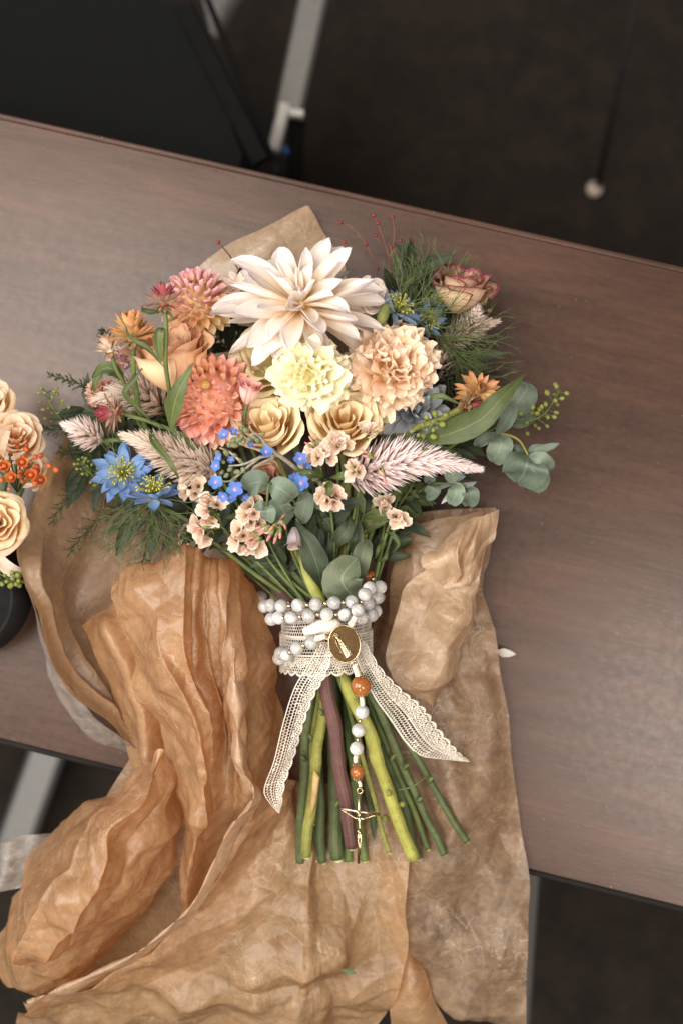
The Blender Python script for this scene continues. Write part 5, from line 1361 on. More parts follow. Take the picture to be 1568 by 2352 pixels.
leafset('eucalyptus', 'small leaved eucalyptus tip under the right end of the celosia spike', 'eucalyptus', EG, M_EUC,
        [(960, 1130, .05), (990, 1112, .06), (1025, 1110, .066), (1055, 1110, .07), (1072, 1118, .07)],
        [([(1042, 1110, .07), (1040, 1090, .076), (1044, 1072, .076), (1050, 1060, .072)], 42), ([(1044, 1110, .07), (1048, 1126, .075), (1042, 1145, .072), (1032, 1158, .066)], 40), ([(1074, 1120, .07), (1080, 1132, .075), (1078, 1150, .07), (1070, 1158, .064)], 40), ([(1068, 1118, .068), (1060, 1126, .07), (1056, 1138, .066)], 22),
         ([(1070, 1122, .066), (1072, 1145, .06), (1066, 1162, .055)], 26), ([(998, 1112, .062), (996, 1122, .066), (986, 1136, .062), (978, 1140, .058)], 34), ([(1000, 1112, .06), (985, 1100, .064), (975, 1108, .062)], 24)])
leafset('eucalyptus', 'round grey green eucalyptus leaves hanging at the front centre', 'eucalyptus', EG, M_EUC,
        [(700, 1170, .07), (660, 1130, .10), (625, 1110, .118), (616, 1122, .122), (614, 1150, .120), (613, 1164, .116)],
        [([(618, 1116, .118), (640, 1122, .122), (662, 1136, .118), (674, 1146, .11)], 60), ([(616, 1116, .118), (596, 1108, .122), (574, 1112, .116), (562, 1124, .106)], 58), ([(613, 1162, .116), (616, 1174, .120), (614, 1190, .114), (612, 1196, .108)], 36), ([(612, 1160, .112), (598, 1162, .114), (588, 1170, .108)], 24),
         ([(650, 1140, .1), (645, 1160, .1), (655, 1180, .094), (672, 1188, .086)], 60), ([(690, 1130, .09), (700, 1150, .094), (696, 1180, .09), (690, 1200, .08)], 44), ([(700, 1165, .086), (720, 1150, .09), (745, 1160, .086), (770, 1175, .08)], 30)])
leafset('eucalyptus', 'broad dull green leaf lying right above the bead rings', 'eucalyptus', EG, M_BIG, [(812, 1420, .055), (815, 1395, .066), (812, 1372, .074)], [([(810, 1376, .074), (800, 1345, .084), (792, 1310, .086), (796, 1272, .078)], 0), ([(820, 1380, .072), (792, 1350, .085), (786, 1322, .088), (820, 1282, .08)], 92), ([(828, 1340, .066), (826, 1300, .074), (836, 1262, .074), (846, 1240, .068)], 44)])
leafset('leafy_stem', 'pointed dark veined leaf hanging over the stems at the centre', 'leaf', 'green leaves in the large bouquet', M_LEAFD, [(742, 1400, .06), (745, 1360, .07), (730, 1300, .08), (700, 1230, .085), (680, 1190, .085)],
        [([(738, 1350, .076), (728, 1300, .088), (708, 1250, .09), (678, 1196, .086)], 62), ([(752, 1330, .07), (760, 1260, .074), (765, 1210, .074)], 22), ([(745, 1300, .06), (735, 1250, .066), (740, 1200, .066)], 26)], .0014, LANCE, .3)
leafset('leafy_stem', 'upright green leafy stem between the centre leaf and the broad leaf', 'leaf', 'green leaves in the large bouquet', M_LEAFD, [(765, 1420, .06), (768, 1330, .066), (766, 1230, .072), (768, 1180, .075)],
        [([(767, 1260, .072), (782, 1235, .08), (800, 1210, .08), (805, 1180, .075)], 40), ([(767, 1230, .074), (752, 1200, .08), (740, 1190, .08)], 26), ([(768, 1190, .076), (770, 1160, .08), (766, 1140, .078)], 30), ([(790, 1300, .06), (815, 1250, .07), (818, 1210, .07), (808, 1180, .065)], 36), ([(790, 1240, .05), (820, 1190, .058), (830, 1150, .058), (836, 1110, .05)], 70)], .0014, LANCE, .3)
leafset('leafy_stem', 'narrow leaves curling off the thin stems at the lower right', 'leaf', 'green leaves in the large bouquet', M_LEAF, [(838, 1400, .066), (862, 1330, .062), (880, 1250, .06), (905, 1170, .06), (920, 1120, .06)],
        [([(884, 1222, .062), (902, 1228, .068), (914, 1250, .068), (900, 1272, .062)], 12), ([(880, 1240, .062), (868, 1262, .068), (862, 1285, .066)], 10), ([(892, 1150, .06), (915, 1130, .07), (930, 1120, .068)], 16), ([(870, 1290, .062), (884, 1282, .066), (892, 1262, .064)], 10)], .0012, LANCE, .4)
for i, (a, b, c) in enumerate([((842, 1400, .06), (866, 1330, .056), (900, 1220, .055)), ((830, 1400, .064), (850, 1330, .06), (872, 1240, .06)), ((848, 1400, .052), (880, 1310, .05), (930, 1210, .05))]):
    pass
leafset('leafy_stem', 'bright curled leaf beside the deep blue forget me nots', 'leaf', 'green leaves in the large bouquet', M_LEAF, [(770, 1200, .07), (760, 1140, .085), (748, 1100, .095)],
        [([(742, 1096, .1), (715, 1088, .108), (690, 1086, .108), (672, 1082, .104)], 22), ([(752, 1104, .098), (756, 1120, .106), (752, 1140, .104)], 22), ([(758, 1098, .096), (780, 1094, .104), (796, 1086, .104), (790, 1072, .1)], 18)], .0012, LANCE, .45)
leafset('leafy_stem', 'dark green leaf peeking out behind the left straw flowers', 'leaf', 'green leaves in the large bouquet', M_LEAF, [(420, 1000, .04), (320, 920, .06), (290, 880, .075)], [([(286, 876, .078), (262, 850, .09), (236, 846, .09), (212, 868, .08)], 34), ([(240, 850, .07), (222, 870, .07), (216, 900, .066)], 20)], .0014, LANCE, .4)
leafset('leafy_stem', 'leaf and arching stem at the left of the blue grey bloom above the celosia', 'leaf', 'green leaves in the large bouquet', M_LEAF, [(800, 1200, .06), (850, 1090, .065), (890, 1030, .07), (960, 1015, .075)], [([(880, 1036, .072), (910, 1010, .08), (950, 1004, .08), (980, 1015, .075)], 24), ([(870, 1050, .07), (900, 1020, .078), (925, 1000, .08)], 16), ([(930, 1060, .06), (990, 1050, .066), (1040, 1060, .066), (1070, 1075, .06)], 60)], .002, LANCE, .35)
# dark filler foliage deep inside the bouquet
FL = [((560, 1130, .03), 'behind the lowest statice'), ((380, 1060, .03), 'below the beige celosia'), ((300, 1010, .03), 'left of the beige celosia'), ((230, 1090, .03), 'around the open nigella'), ((330, 1190, .03), 'below the nigella'), ((480, 1200, .03), 'left above the stems'),
      ((840, 1130, .035), 'under the long celosia spike'), ((930, 1120, .03), 'right of the stems under the celosia'), ((1010, 1050, .03), 'right under the long leaf'), ((960, 870, .03), 'right of the carnation'), ((520, 800, .03), 'between peach rose and white dahlia'), ((700, 1180, .04), 'at the centre above the stems'), ((800, 1200, .03), 'deep behind the centre leaves'), ((620, 1260, .03), 'behind the left hand stems'), ((420, 960, .03), 'behind the coral dahlia'), ((990, 960, .03), 'behind the right straw flowers'), ((890, 1190, .03), 'behind the right statice'), ((560, 700, .03), 'under the white dahlia'), ((250, 960, .03), 'under the left edge of the flowers'), ((1000, 780, .02), 'under the pink edged rose'), ((930, 650, .03), 'under the nigella beside the white dahlia'), ((1040, 840, .03), 'right of the carnation under the feathery threads'), ((1090, 980, .03), 'under the long green leaf at the right'), ((960, 720, .03), 'between the two withered nigella')]
for i, ((u, v, z), where) in enumerate(FL):
    rr = random.Random(500 + i)
    rt = thing('leafy_stem', 'dark leafy filler sprig ' + where, 'foliage', Matrix.Translation(P(u, v, z)), 'dark filler foliage in the large bouquet')
    dx, dy = (u - 740) * .25, (v - 1400) * .12
    sprig_leaves(rt, [P(u - dx, v - dy, z), P(u, v, z + .01), P(u + dx * .5, v + dy * .5, z + .014)], [((q + .5) / 12, (60 if q % 2 else -60) + rr.uniform(-30, 30), rr.uniform(.7, 1.2), rr.uniform(-10, 40)) for q in range(12)], M_LEAFD, .026, .0085, seed=500 + i)

# leafy sprigs lying over the upper stems
OV = [((600, 1215, .066), 'over the stems below the round eucalyptus leaves'), ((520, 1225, .062), 'over the left stems below the nigella threads'), ((690, 1225, .066), 'over the stems left of the centre leaf'), ((826, 1205, .054), 'over the stems right of the single statice'), ((880, 1255, .040), 'beside the right hand statice'), ((760, 1190, .07), 'directly under the single open statice'), ((930, 1140, .040), 'under the middle of the long celosia'), ((640, 1290, .06), 'lowest over the left hand stems'), ((440, 1170, .056), 'between the nigella and the statice')]
for i, ((u, v, z), where) in enumerate(OV):
    rr = random.Random(700 + i)
    rt = thing('leafy_stem', 'dark green leafy sprig ' + where, 'foliage', Matrix.Translation(P(u, v, z)), 'leafy sprigs over the stems')
    dx, dy = (u - 750) * .22, (v - 1430) * .20
    sprig_leaves(rt, [P(u - dx, v - dy, z), P(u, v, z + .006), P(u + dx * .6, v + dy * .6, z + .008)], [((q + .5) / 10, (48 if q % 2 else -48) + rr.uniform(-26, 26), rr.uniform(.6, 1.15), rr.uniform(-5, 35)) for q in range(10)], M_LEAFD if i % 3 else M_LEAF, .021, .0088, seed=700 + i)
# seed sprigs, ferns, berries
seed_sprig('green pepper grass arching out at the far right edge', [P(1100, 1000, .04), P(1170, 970, .052), P(1220, 965, .06), P(1255, 945, .062), P(1285, 895, .06)], 26, .009, 6 * px(.06), 1)
seed_sprig('faint green pepper grass at the far left edge', [P(240, 1020, .04), P(170, 985, .046), P(140, 960, .05), P(115, 925, .05), P(112, 900, .05)], 26, .011, 4 * px(.05), 2)
seed_sprig('green seed sprig lying across the straw flower stems at the right', [P(935, 1070, .078), P(960, 1030, .094), P(985, 985, .10), P(1005, 955, .104)], 12, .008, 7 * px(.1), 3)
seed_sprig('green seed sprig beside the pink edged rose', [P(1080, 800, .035), P(1095, 740, .045), P(1110, 690, .048), P(1108, 670, .05)], 16, .006, 5 * px(.05), 4)
seed_sprig('dark green seed head left of the nigella', [P(300, 1140, .05), P(240, 1110, .06), P(200, 1080, .066), P(185, 1060, .066)], 20, .007, 4 * px(.06), 5)
fern('toothed fern tip poking out left above the pepper grass', [P(235, 900, .05), P(190, 885, .052), P(150, 872, .052), P(110, 860, .05)], 26, .008, 1, M_FERN, .0006)
fern('dark fern spray left of the celosia tip', [P(280, 1010, .03), P(210, 990, .05), P(150, 985, .06), P(100, 985, .06)], 34, .016, 2)
fern('fern spray hanging down over the tissue rim', [P(240, 1040, .04), P(190, 1110, .06), P(150, 1150, .07), P(118, 1200, .07)], 34, .014, 3)
fern('fern spray below the nigella at the left', [P(320, 1150, .04), P(240, 1190, .05), P(190, 1230, .05), P(160, 1270, .045)], 34, .015, 4)
fern('fern spray fallen on the tissue under the nigella', [P(350, 1180, .04), P(340, 1230, .035), P(330, 1280, .03), P(318, 1330, .022)], 30, .014, 5)
fern('dark fern spray behind the blue nigella', [P(330, 1090, .03), P(240, 1060, .05), P(190, 1040, .055), P(140, 1040, .055)], 36, .02, 6)
fern('small fern sprig standing behind the cream straw flower', [P(260, 800, .05), P(245, 780, .056), P(232, 755, .06)], 14, .009, 7, M_FERN, .0007)
m_red = plain_mat('red_berry', (120, 30, 34), (150, 44, 40), .4, .5)
m_twig = plain_mat('red_twig', (96, 60, 46), (120, 78, 58), .7)
bt = thing('berry_twig', 'thin reddish twigs with tiny red berries above the white dahlia', 'berry twig', Matrix.Translation(P(880, 620, .02)))
for a in ([(900, 640, .03), (890, 580, .035), (870, 520, .035), (858, 494, .035)], [(895, 600, .034), (905, 545, .036), (902, 500, .036)], [(870, 620, .03), (840, 560, .034), (810, 525, .034), (782, 510, .034)], [(892, 590, .034), (915, 565, .036), (945, 552, .036)], [(884, 560, .035), (866, 548, .036), (860, 540, .036)], [(800, 600, .03), (796, 570, .03), (790, 556, .03)]):
    stem(bt, [P(*p) for p in a], .0007, m_twig, 'twig', 5, .0004)
for u, v in ((858, 494), (902, 498), (782, 510), (945, 552), (862, 540), (910, 564), (840, 560), (920, 552), (868, 512), (790, 556), (898, 568)):
    g = G(); g.ball(P(u, v, .036), 4.6 * px(.036), 8, 6); g.build('berry', m_red, bt, world=True)
b2 = thing('berry_twig', 'red berry beside the tissue corner left of the white dahlia', 'berry twig', Matrix.Translation(P(520, 600, .04)))
stem(b2, [P(560, 640, .04), P(530, 590, .044), P(503, 558, .045)], .0006, m_twig, 'twig', 5)
g = G(); g.ball(P(502, 556, .045), 5 * px(.045), 8, 6); g.build('berry', m_red, b2, world=True)
# pale mauve bud hanging among the stems; white blue petals at the right
m_mauve = petal_mat('mauve_petal', [(0, (200, 190, 176)), (.5, (206, 196, 204)), (1, (196, 168, 156))], .3, .1, var=.04)
mb = froot('rosebud', 'withered pale mauve bud hanging above the stems', 'bud', 676, 1212, .088, (.05, -.9, .35))
rose(mb, 20 * px(.09), 52 * px(.09), 6, [m_mauve], seed=88, open_=.1, lip=.08, tight=.4, outer=2)
wp = froot('white_blossom', 'white blue petals peeking out under the celosia tip at the right', 'flower', 1045, 1110, .05, (.4, -.4, .7))
ring_flower(wp, [(7, 5, 56 * px(.06), 16 * px(.06), dict(curl=-.2, cup=.6), .002, 0)], [petal_mat('white_blue_petal', [(0, (170, 190, 206)), (1, (226, 228, 228))], .3, .1)], seed=90)

# leftover stems through the tie
for key in LOW:
    if key not in USED:
        rt = thing('cut_stem', {'yellow': 'thick yellow green cut stem running to the lower right', 'maroon': 'thick maroon cut stem under the crucifix', 'thin': 'thin olive cut stem with a node right of the crucifix', 'back': 'dark green cut stem behind the yellow green one', 'under': 'dark cut stem low between the left stems', 'under2': 'dark cut stem low on the right under the others'}[key], 'stem', Matrix.Translation(P(*LOW[key][0][0])), 'cut stems of the large bouquet')
        up = {'yellow': [P(655, 1200, .05), P(683, 1271, .062), P(720, 1345, .068)], 'maroon': [P(560, 1220, .04), P(613, 1319, .05), P(668, 1390, .062)], 'thin': [P(640, 1250, .05), P(720, 1360, .056)], 'back': [P(640, 1220, .04), P(725, 1360, .045)]}.get(key, [P(720, 1300, .02)])
        bstem(rt, key, up, None if key not in ('maroon',) else .0030)
        if key == 'maroon':
            m = LOW[key][0]
        if key == 'yellow':
            g = G(); q = P(893, 1822, .058); g.ball(q, 7 * px(.05), 8, 6, (1, 1.2, .8)); g.build('node', M_STEMO, rt, world=True)
            g = G(); q = P(924, 1848, .055); g.ball(q + Vector((.0, 0, 0)), 7 * px(.05), 8, 6, (1, 1, .8)); g.build('node', M_STEMO, rt, world=True)
        if key == 'thin':
            g = G(); g.ball(P(884, 1880, .038), 8 * px(.04), 8, 6, (1, 1.2, 1)); g.build('node', M_STEMO, rt, world=True)
# stubs of trimmed side shoots on the stems
for own, u, v, z, du, dv in ((r2, 742, 1640, .066, -12, -10), (ca, 700, 1745, .046, -10, -8), (od, 928, 1765, .052, 12, -10), (od, 960, 1840, .044, 10, -8), (pdh, 985, 1795, .048, 11, -10), (wd, 772, 1852, .044, 8, -12), (pr_, 898, 1745, .046, 10, -12), (r1, 718, 1700, .052, -9, -12), (gr, 822, 1890, .026, 8, -8)):
    g = G(); g.tube([P(u, v, z), P(u + du * .5, v + dv * .6, z + .0018), P(u + du, v + dv, z + .002)], [.0019, .0013, .0009], 8); g.build('side_shoot', M_STEM, own, world=True)
# stripped bark scar on the olive stem, thin tendril across the right stems
g = G(); g.tube([P(*p) for p in ((722, 1770, .0535), (726, 1785, .0535), (720, 1840, .0475), (712, 1880, .0445))], [.0006, .0027, .0022, .0004], 8); g.build('bark_scar', M_BARK, r2, world=True)
td = thing('tendril', 'thin dark tendril lying across the right hand stems', 'tendril', Matrix.Translation(P(930, 1800, .05)))
stem(td, [P(915, 1815, .052), P(945, 1808, .054), P(965, 1795, .053), P(978, 1785, .05), P(984, 1788, .048)], .0006, M_STEMD, 'stem', 5)
# loose white petal on the table
m_lp = petal_mat('loose_petal', [(0, (206, 204, 196)), (1, (222, 220, 214))], .3, .2, var=.02)
lpm = petal(48 * px(0), 22 * px(0), LANCE, 6, 9, a0=.25, curl=-.5, cup=.6).mesh('loose_petal', m_lp)
tag(put('loose_petal', lpm, None, Matrix.Translation(P(1136, 1496, .006)) @ Matrix.Rotation(R(-98), 4, 'Z')), 'single loose white petal on the table right of the tissue', 'petal')
# ------------------------------------------------------------------ lace ribbon (real holes)
M_LACE = plain_mat('ivory_lace', (226, 216, 200), (240, 232, 220), .8, .2, scale=1500, bump=.5, trans=.25, ms=(1, .3, 1))
def lace_keep(a, b, wid):
    """a: metres along, b: 0 plain edge .. 1 scalloped edge; True where there is thread"""
    per = .0088; ph = a / per; f = ph - math.floor(ph)
    sc = .90 + .10 * math.sin(math.pi * f) ** .7
    if b > sc: return False
    if b > sc - .055: return True
    if b < .05 or .46 < b < .50: return True
    # fan motif under each scallop
    dx = (f - .5) * per; dy = (b - .62) * wid; r = math.hypot(dx, dy)
    if b > .56 and r < per * .52:
        if r < per * .13: return r > per * .07
        an = math.atan2(dy, dx); sp = (an * 7 / math.pi) % 1.0
        if abs(r - per * .30) < .00022 or abs(r - per * .46) < .00025: return True
        return sp < .42
    # net ground: hexagonal holes, denser near the heading
    p = .0021 if b < .46 else .0018
    y = b * wid / p; x = a / p + (.5 if int(math.floor(y)) % 2 else 0)
    fx, fy = x - math.floor(x) - .5, y - math.floor(y) - .5
    cl = noise.noise(Vector((a * 420, b * 3.1, 2.0)))
    hole = .45 if cl < .38 else .3
    return math.hypot(fx, fy * .95) > hole

def lace(name, left, right, root, cells=.00030):
    """ribbon between two edge polylines of world points (left = plain edge, right = scalloped edge)"""
    n = 24
    L = crspline(left, n); Rr = crspline(right, n)
    ln = sum((L[i + 1].lerp(Rr[i + 1], .5) - L[i].lerp(Rr[i], .5)).length for i in range(len(L) - 1))
    wid = sum((a - b).length for a, b in zip(L, Rr)) / len(L)
    na, nb = int(ln / cells), max(6, int(wid / cells))
    acc = [0.0]
    for i in range(len(L) - 1):
        acc.append(acc[-1] + (L[i + 1].lerp(Rr[i + 1], .5) - L[i].lerp(Rr[i], .5)).length)
    pts = []; k = 0
    for j in range(na + 1):
        d = ln * j / na
        while k < len(acc) - 2 and acc[k + 1] < d: k += 1
        f = (d - acc[k]) / max(1e-9, acc[k + 1] - acc[k])
        l, r = L[k].lerp(L[k + 1], f), Rr[k].lerp(Rr[k + 1], f)
        w = (l - r).length
        row = []
        for i in range(nb + 1):
            b = i / nb; p = l.lerp(r, b)
            p.z += .0009 * math.sin(b * 5 + d * 140) + .0006 * noise.noise(p * 300)
            if .46 < b < .50: p.z += .0003
            row.append(p)
        pts.append(row)
    g = G(); idx = {}
    def vi(j, i):
        if (j, i) not in idx:
            idx[(j, i)] = len(g.V); g.V.append(tuple(pts[j][i])); g.UV.append((i / nb, j / na))
        return idx[(j, i)]
    for j in range(na):
        a = ln * (j + .5) / na
        for i in range(nb):
            if lace_keep(a, (i + .5) / nb, wid):
                g.F.append((vi(j, i), vi(j, i + 1), vi(j + 1, i + 1), vi(j + 1, i)))
    o = g.build(name, M_LACE, root, world=True)
    md = o.modifiers.new('thickness', 'SOLIDIFY'); md.thickness = .0003
    return o

lc = thing('lace_ribbon', 'ivory lace ribbon wound round the stems with two hanging tails', 'ribbon', Matrix.Translation(P(748, 1460, .08)))
NX, NW = 748, 100
def neck(a, v, extra=0.0, sk=0.0):
    """point on the tie: a = angle from the top, v = d-pixel row"""
    cx = P(NX + sk, v, .05); rx, rz = NW * px(.06) + extra, .040 + extra
    return Vector((cx.x + rx * math.sin(a), cx.y + .004 * math.sin(a * 1.5) * 0, .043 + rz * math.cos(a)))
AN = [R(x) for x in range(-110, 111, 10)]
def band(v0, v1, skew, ex, flip=False):
    a = [neck(t, v0 + skew * math.sin(t), ex) for t in AN]; b = [neck(t, v1 + skew * math.sin(t), ex) for t in AN]
    lace('wrap', b if flip else a, a if flip else b, lc)
band(1372, 1455, -8, .0012, True); band(1450, 1540, -4, .0026)
LT = [(735, 1470, .093), (712, 1520, .090), (676, 1580, .082), (650, 1660, .084), (628, 1750, .082), (606, 1815, .078), (622, 1850, .074), (640, 1868, .070)]
RT = [(770, 1480, .093), (752, 1545, .088), (722, 1600, .080), (698, 1665, .076), (676, 1740, .074), (656, 1800, .072), (648, 1845, .070), (642, 1868, .070)]
lace('tail', [P(*p) for p in LT], [P(*p) for p in RT], lc)
LT = [(808, 1488, .090), (832, 1545, .084), (858, 1600, .074), (896, 1655, .062), (930, 1705, .052), (965, 1735, .044), (1020, 1745, .036), (1076, 1750, .030)]
RT = [(836, 1470, .088), (876, 1535, .082), (924, 1585, .074), (974, 1625, .062), (1004, 1668, .052), (1034, 1704, .044), (1058, 1732, .036), (1077, 1748, .030)]
lace('tail', [P(*p) for p in LT], [P(*p) for p in RT], lc)
# small bow knot
g = G()
g.tube([P(700, 1452, .0935), P(735, 1440, .097), P(768, 1438, .097), P(790, 1448, .094)], [.003, .0045, .0045, .003], 12)
g.build('knot', M_LACE, lc, world=True)

# ------------------------------------------------------------------ rosary
def bead_mat(name, c1, c2, c3, rough=.18, tw=0.0):
    s = N(name); tc = s.n('TexCoord'); oi = s.n('ObjectInfo')
    va = s.n('VectorMath'); va.operation = 'ADD'; s.l(tc.outputs['Object'], va.inputs[0])
    cb = s.n('CombineXYZ'); s.l(s.math('MULTIPLY', oi.outputs['Random'], 7.0), cb.inputs[2]); s.l(cb.outputs[0], va.inputs[1])
    f = s.noise(va.outputs[0], 130, 5, .6, (1, 1, 2.5))
    w = s.math('ABSOLUTE', s.math('SUBTRACT', f, .5))
    c = s.ramp(f, [(.3, lin(c1)), (.6, lin(c2))])
    c = s.mix(s.math('MULTIPLY', s.ramp(w, [(0, (1, 1, 1, 1)), (.02, (0, 0, 0, 1))]), .45), c, lin(c3))
    hs = s.n('HueSaturation'); s.l(s.math('ADD', .74, s.math('MULTIPLY', oi.outputs['Random'], .3)), hs.inputs['Value']); s.l(c, hs.inputs['Color'])
    return s.done(s.prin(hs.outputs[0], rough, .5, Subsurface_Weight=.25, Subsurface_Scale=.002, Transmission_Weight=tw))
M_BEAD = bead_mat('white_agate', (150, 147, 144), (204, 200, 196), (108, 102, 98))
M_AMBER = bead_mat('amber_glass', (146, 84, 36), (176, 108, 52), (130, 74, 32), .08, .18)
M_GOLD = plain_mat('gold', (206, 180, 138), (216, 194, 156), .2, .5, 1.0, scale=400, bump=.1)
M_GOLDD = plain_mat('gold_dark_reflection', (58, 44, 28), (70, 54, 34), .42, .5, 1.0, scale=700, bump=.15)  # dark reflection on the medal face, put into the base colour
M_CORD = plain_mat('peach_cord', (226, 200, 172), (240, 218, 194), .8, .2, scale=1500, bump=.6, ms=(.2, 1, 1))
ro = thing('rosary', 'white bead rosary with gold medal wound round the stems, crucifix hanging down', 'rosary', Matrix.Translation(P(790, 1480, .09)))
bm_ = {}
def ballmesh(r, mat, nm, seg=24, rings=16, hole=False):
    key = (round(r * 1e6), mat.name)
    if key not in bm_:
        g = G(); g.ball((0, 0, 0), r, seg, rings, (1, 1, .97)); bm_[key] = g.mesh(nm, mat)
    return bm_[key]
INV = ro.matrix_basis.inverted()
def bead(u, v, z, rp=16, mat=M_BEAD, nm='bead', rot=None):
    r = rp * px(z); rr = random.Random(int(u * 7 + v))
    M = Matrix.Translation(P(u, v, z)) @ Matrix.Rotation(rr.uniform(0, 3), 4, (rr.uniform(-1, 1), rr.uniform(-1, 1), 1))
    return put(nm, ballmesh(round(r, 6), mat, nm), ro, INV @ M)
def zb(u, half=158, c=741, lo=.045, hi=.052):
    return lo + hi * math.sqrt(max(0, 1 - ((u - c) / half) ** 2))
def Z1(x, y): return 533 + .3202 * x, 1223 + .3202 * y
row1 = [(235, 530), (280, 525), (355, 528), (473, 522), (601, 515), (731, 505), (855, 498)]
row2 = [(283, 622), (335, 612), (425, 612), (548, 600), (680, 588), (808, 592)]
for x, y in row1 + row2:
    u, v = Z1(x, y); bead(u, v, zb(u))
for (x, y), dz in (((950, 445), .006), ((985, 400), .0), ((1060, 393), -.004), ((1040, 468), -.006), ((975, 512), -.008), ((902, 562), .008), ((925, 615), -.004), ((1000, 595), -.006), ((1025, 565), -.014)):
    u, v = Z1(x, y); bead(u, v, zb(u) + dz)
for x, y, z in ((338, 905, .066), (350, 868, .072), (390, 880, .082), (465, 832, .092), (568, 790, .098)):
    u, v = Z1(x, y); bead(u, v, z)
for x, y in ((300, 530), (408, 528), (537, 519), (667, 510), (797, 502), (925, 498), (365, 615), (485, 607), (615, 590), (745, 590)):
    u, v = Z1(x, y); bead(u, v, zb(u), 5.6, M_GOLD, 'spacer_bead')
for x, y, z in ((1015, 495, .075), (970, 600, .078), (512, 812, .096), (415, 862, .088)):
    u, v = Z1(x, y); bead(u, v, z, 5.4, M_GOLD, 'spacer_bead')
u, v = Z1(990, 315); bead(u, v, .058, 15, M_AMBER, 'amber_bead'); u, v = Z1(1012, 335); bead(u, v, .062, 7, M_GOLD, 'bead_cap')
# beads on the far side of the loop, half under the stems
for i in range(9):
    t = i / 8; bead(600 + 270 * t, 1372 - 8 * math.sin(t * 3), .02 + 0 * t, 15)

# medal
mc = P(791, 1479, .1035); k = px(.1035)
MM = Matrix.Translation(mc) @ Matrix.Rotation(R(12), 4, 'Z') @ Matrix.Rotation(R(-4), 4, 'X')
def oval(rx, ry, z, n=48):
    return [(rx * math.cos(2 * math.pi * i / n), ry * math.sin(2 * math.pi * i / n), z) for i in range(n)]
g = G(); a, b = 37 * k, 43.5 * k; h = .0011
rows = [oval(a * .96, b * .96, -h), oval(a, b, -h * .6), oval(a, b, h * .6), oval(a * .985, b * .985, h), oval(a * .955, b * .962, h), oval(a * .94, b * .95, h * .45)]
g.grid(rows, [(0, 0)] * (48 * 6), wrap=True); g.F.append(tuple(reversed(range(48)))); 
md = g.build('medal', M_GOLD, ro, INV @ MM)
g = G(); g.add([(0, 0, h * .55)] + oval(a * .945, b * .955, h * .42), [(0, i + 1, (i + 1) % 48 + 1) for i in range(48)]); g.build('medal_field', M_GOLDD, md)
# relief figure: crown, head, veil and robe
def q(x, y, z): return Vector((x * k, y * k, h + z * k))
g = G()
ax0, ax1 = Vector((-12, 14)), Vector((5, -29))
rows = []
for j in range(15):
    t = j / 14; c = ax0.lerp(ax1, t)
    w = (4.2 + 5.4 * math.sin(min(1, t * 1.15) * math.pi * .5) ** 1.4 + (3.4 * max(0, t - .3)))
    d = (ax1 - ax0).normalized(); n = Vector((-d.y, d.x)); row = []
    for i in range(17):
        s = i / 8 - 1; zz = 3.4 * math.sqrt(max(0, 1 - s * s)) + .7 * math.sin(s * 14 + t * 5) * (1 - abs(s)) + .35 * math.sin(t * 34 + s * 5)
        p = c + n * s * w; row.append(q(p.x, p.y, max(0, zz)))
    rows.append(row)
g.grid(rows); g.ball(q(-13.5, 17.5, 1.8), 4.0 * k, 12, 8, (1, 1.15, .9))
for s in (-1, 1):                                           # veil edges
    g.tube([q(-13 + s * 4.6, 17, 1.5), q(-12 + s * 6, 8, 2), q(-4 + s * 9.5, -12, 2), q(4 + s * 12, -27, 1)], [.5 * k, .8 * k, .8 * k, .4 * k], 6)
g.tube([q(-9, 6, 4), q(-6, 1, 5), q(-7, -4, 4.6)], [1.3 * k, 1.6 * k, .8 * k], 7)      # joined hands
fg = g.build('figure', M_GOLD, md)
g = G()
for i in range(9):
    t = i / 8 - .5; g.ball(q(-15.5 + t * 13, 24 + 3.2 * math.cos(t * 5), 1.8), 1.45 * k, 8, 6)
g.tube([q(-21, 23.5, 1.5), q(-15, 21.5, 2.4), q(-10, 24.5, 1.5)], 1.1 * k, 6); g.ball(q(-16.5, 30, 1.8), 1.7 * k, 8, 6); g.ball(q(-17, 34, 1.6), 1.2 * k, 8, 6)
g.build('crown', M_GOLD, md)
def ring(u, v, z, rp, tp, nm='ring', tilt=(0, 0)):
    g = G(); r, t = rp * px(z), tp * px(z); c = P(u, v, z)
    X = Vector((1, 0, tilt[0])).normalized(); Y = Vector((0, 1, tilt[1])).normalized()
    rows = []
    for i in range(20):
        a = 2 * math.pi * i / 20; o = X * math.cos(a) + Y * math.sin(a)
        rows.append([c + o * (r + t * math.cos(b)) + Vector((0, 0, t * math.sin(b))) for b in [j * math.pi / 4 for j in range(8)]])
    rows.append(rows[0]); g.grid(rows, [(0, 0)] * (21 * 8), wrap=True)
    return g.build(nm, M_GOLD, ro, world=True)
ring(751, 1461, .1035, 7, 1.4); ring(807, 1433, .1035, 7, 1.4); ring(813, 1525, .1025, 6.5, 1.4)
def cord(pts, r, nm='cord_knot'):
    g = G(); c = crspline([P(*p) for p in pts], 10); n = len(c)
    g.tube(c, [r * px(.09) * (1 + .22 * math.sin(i * 2.1)) for i in range(n)], 10); return g.build(nm, M_CORD, ro, world=True)
cord([(727, 1467, .1), (738, 1464, .103), (748, 1461, .104)], 6.5); cord([(805, 1438, .104), (810, 1428, .104), (816, 1416, .104)], 6.5)
cord([(813, 1527, .102), (818, 1540, .1), (822, 1552, .098)], 6)
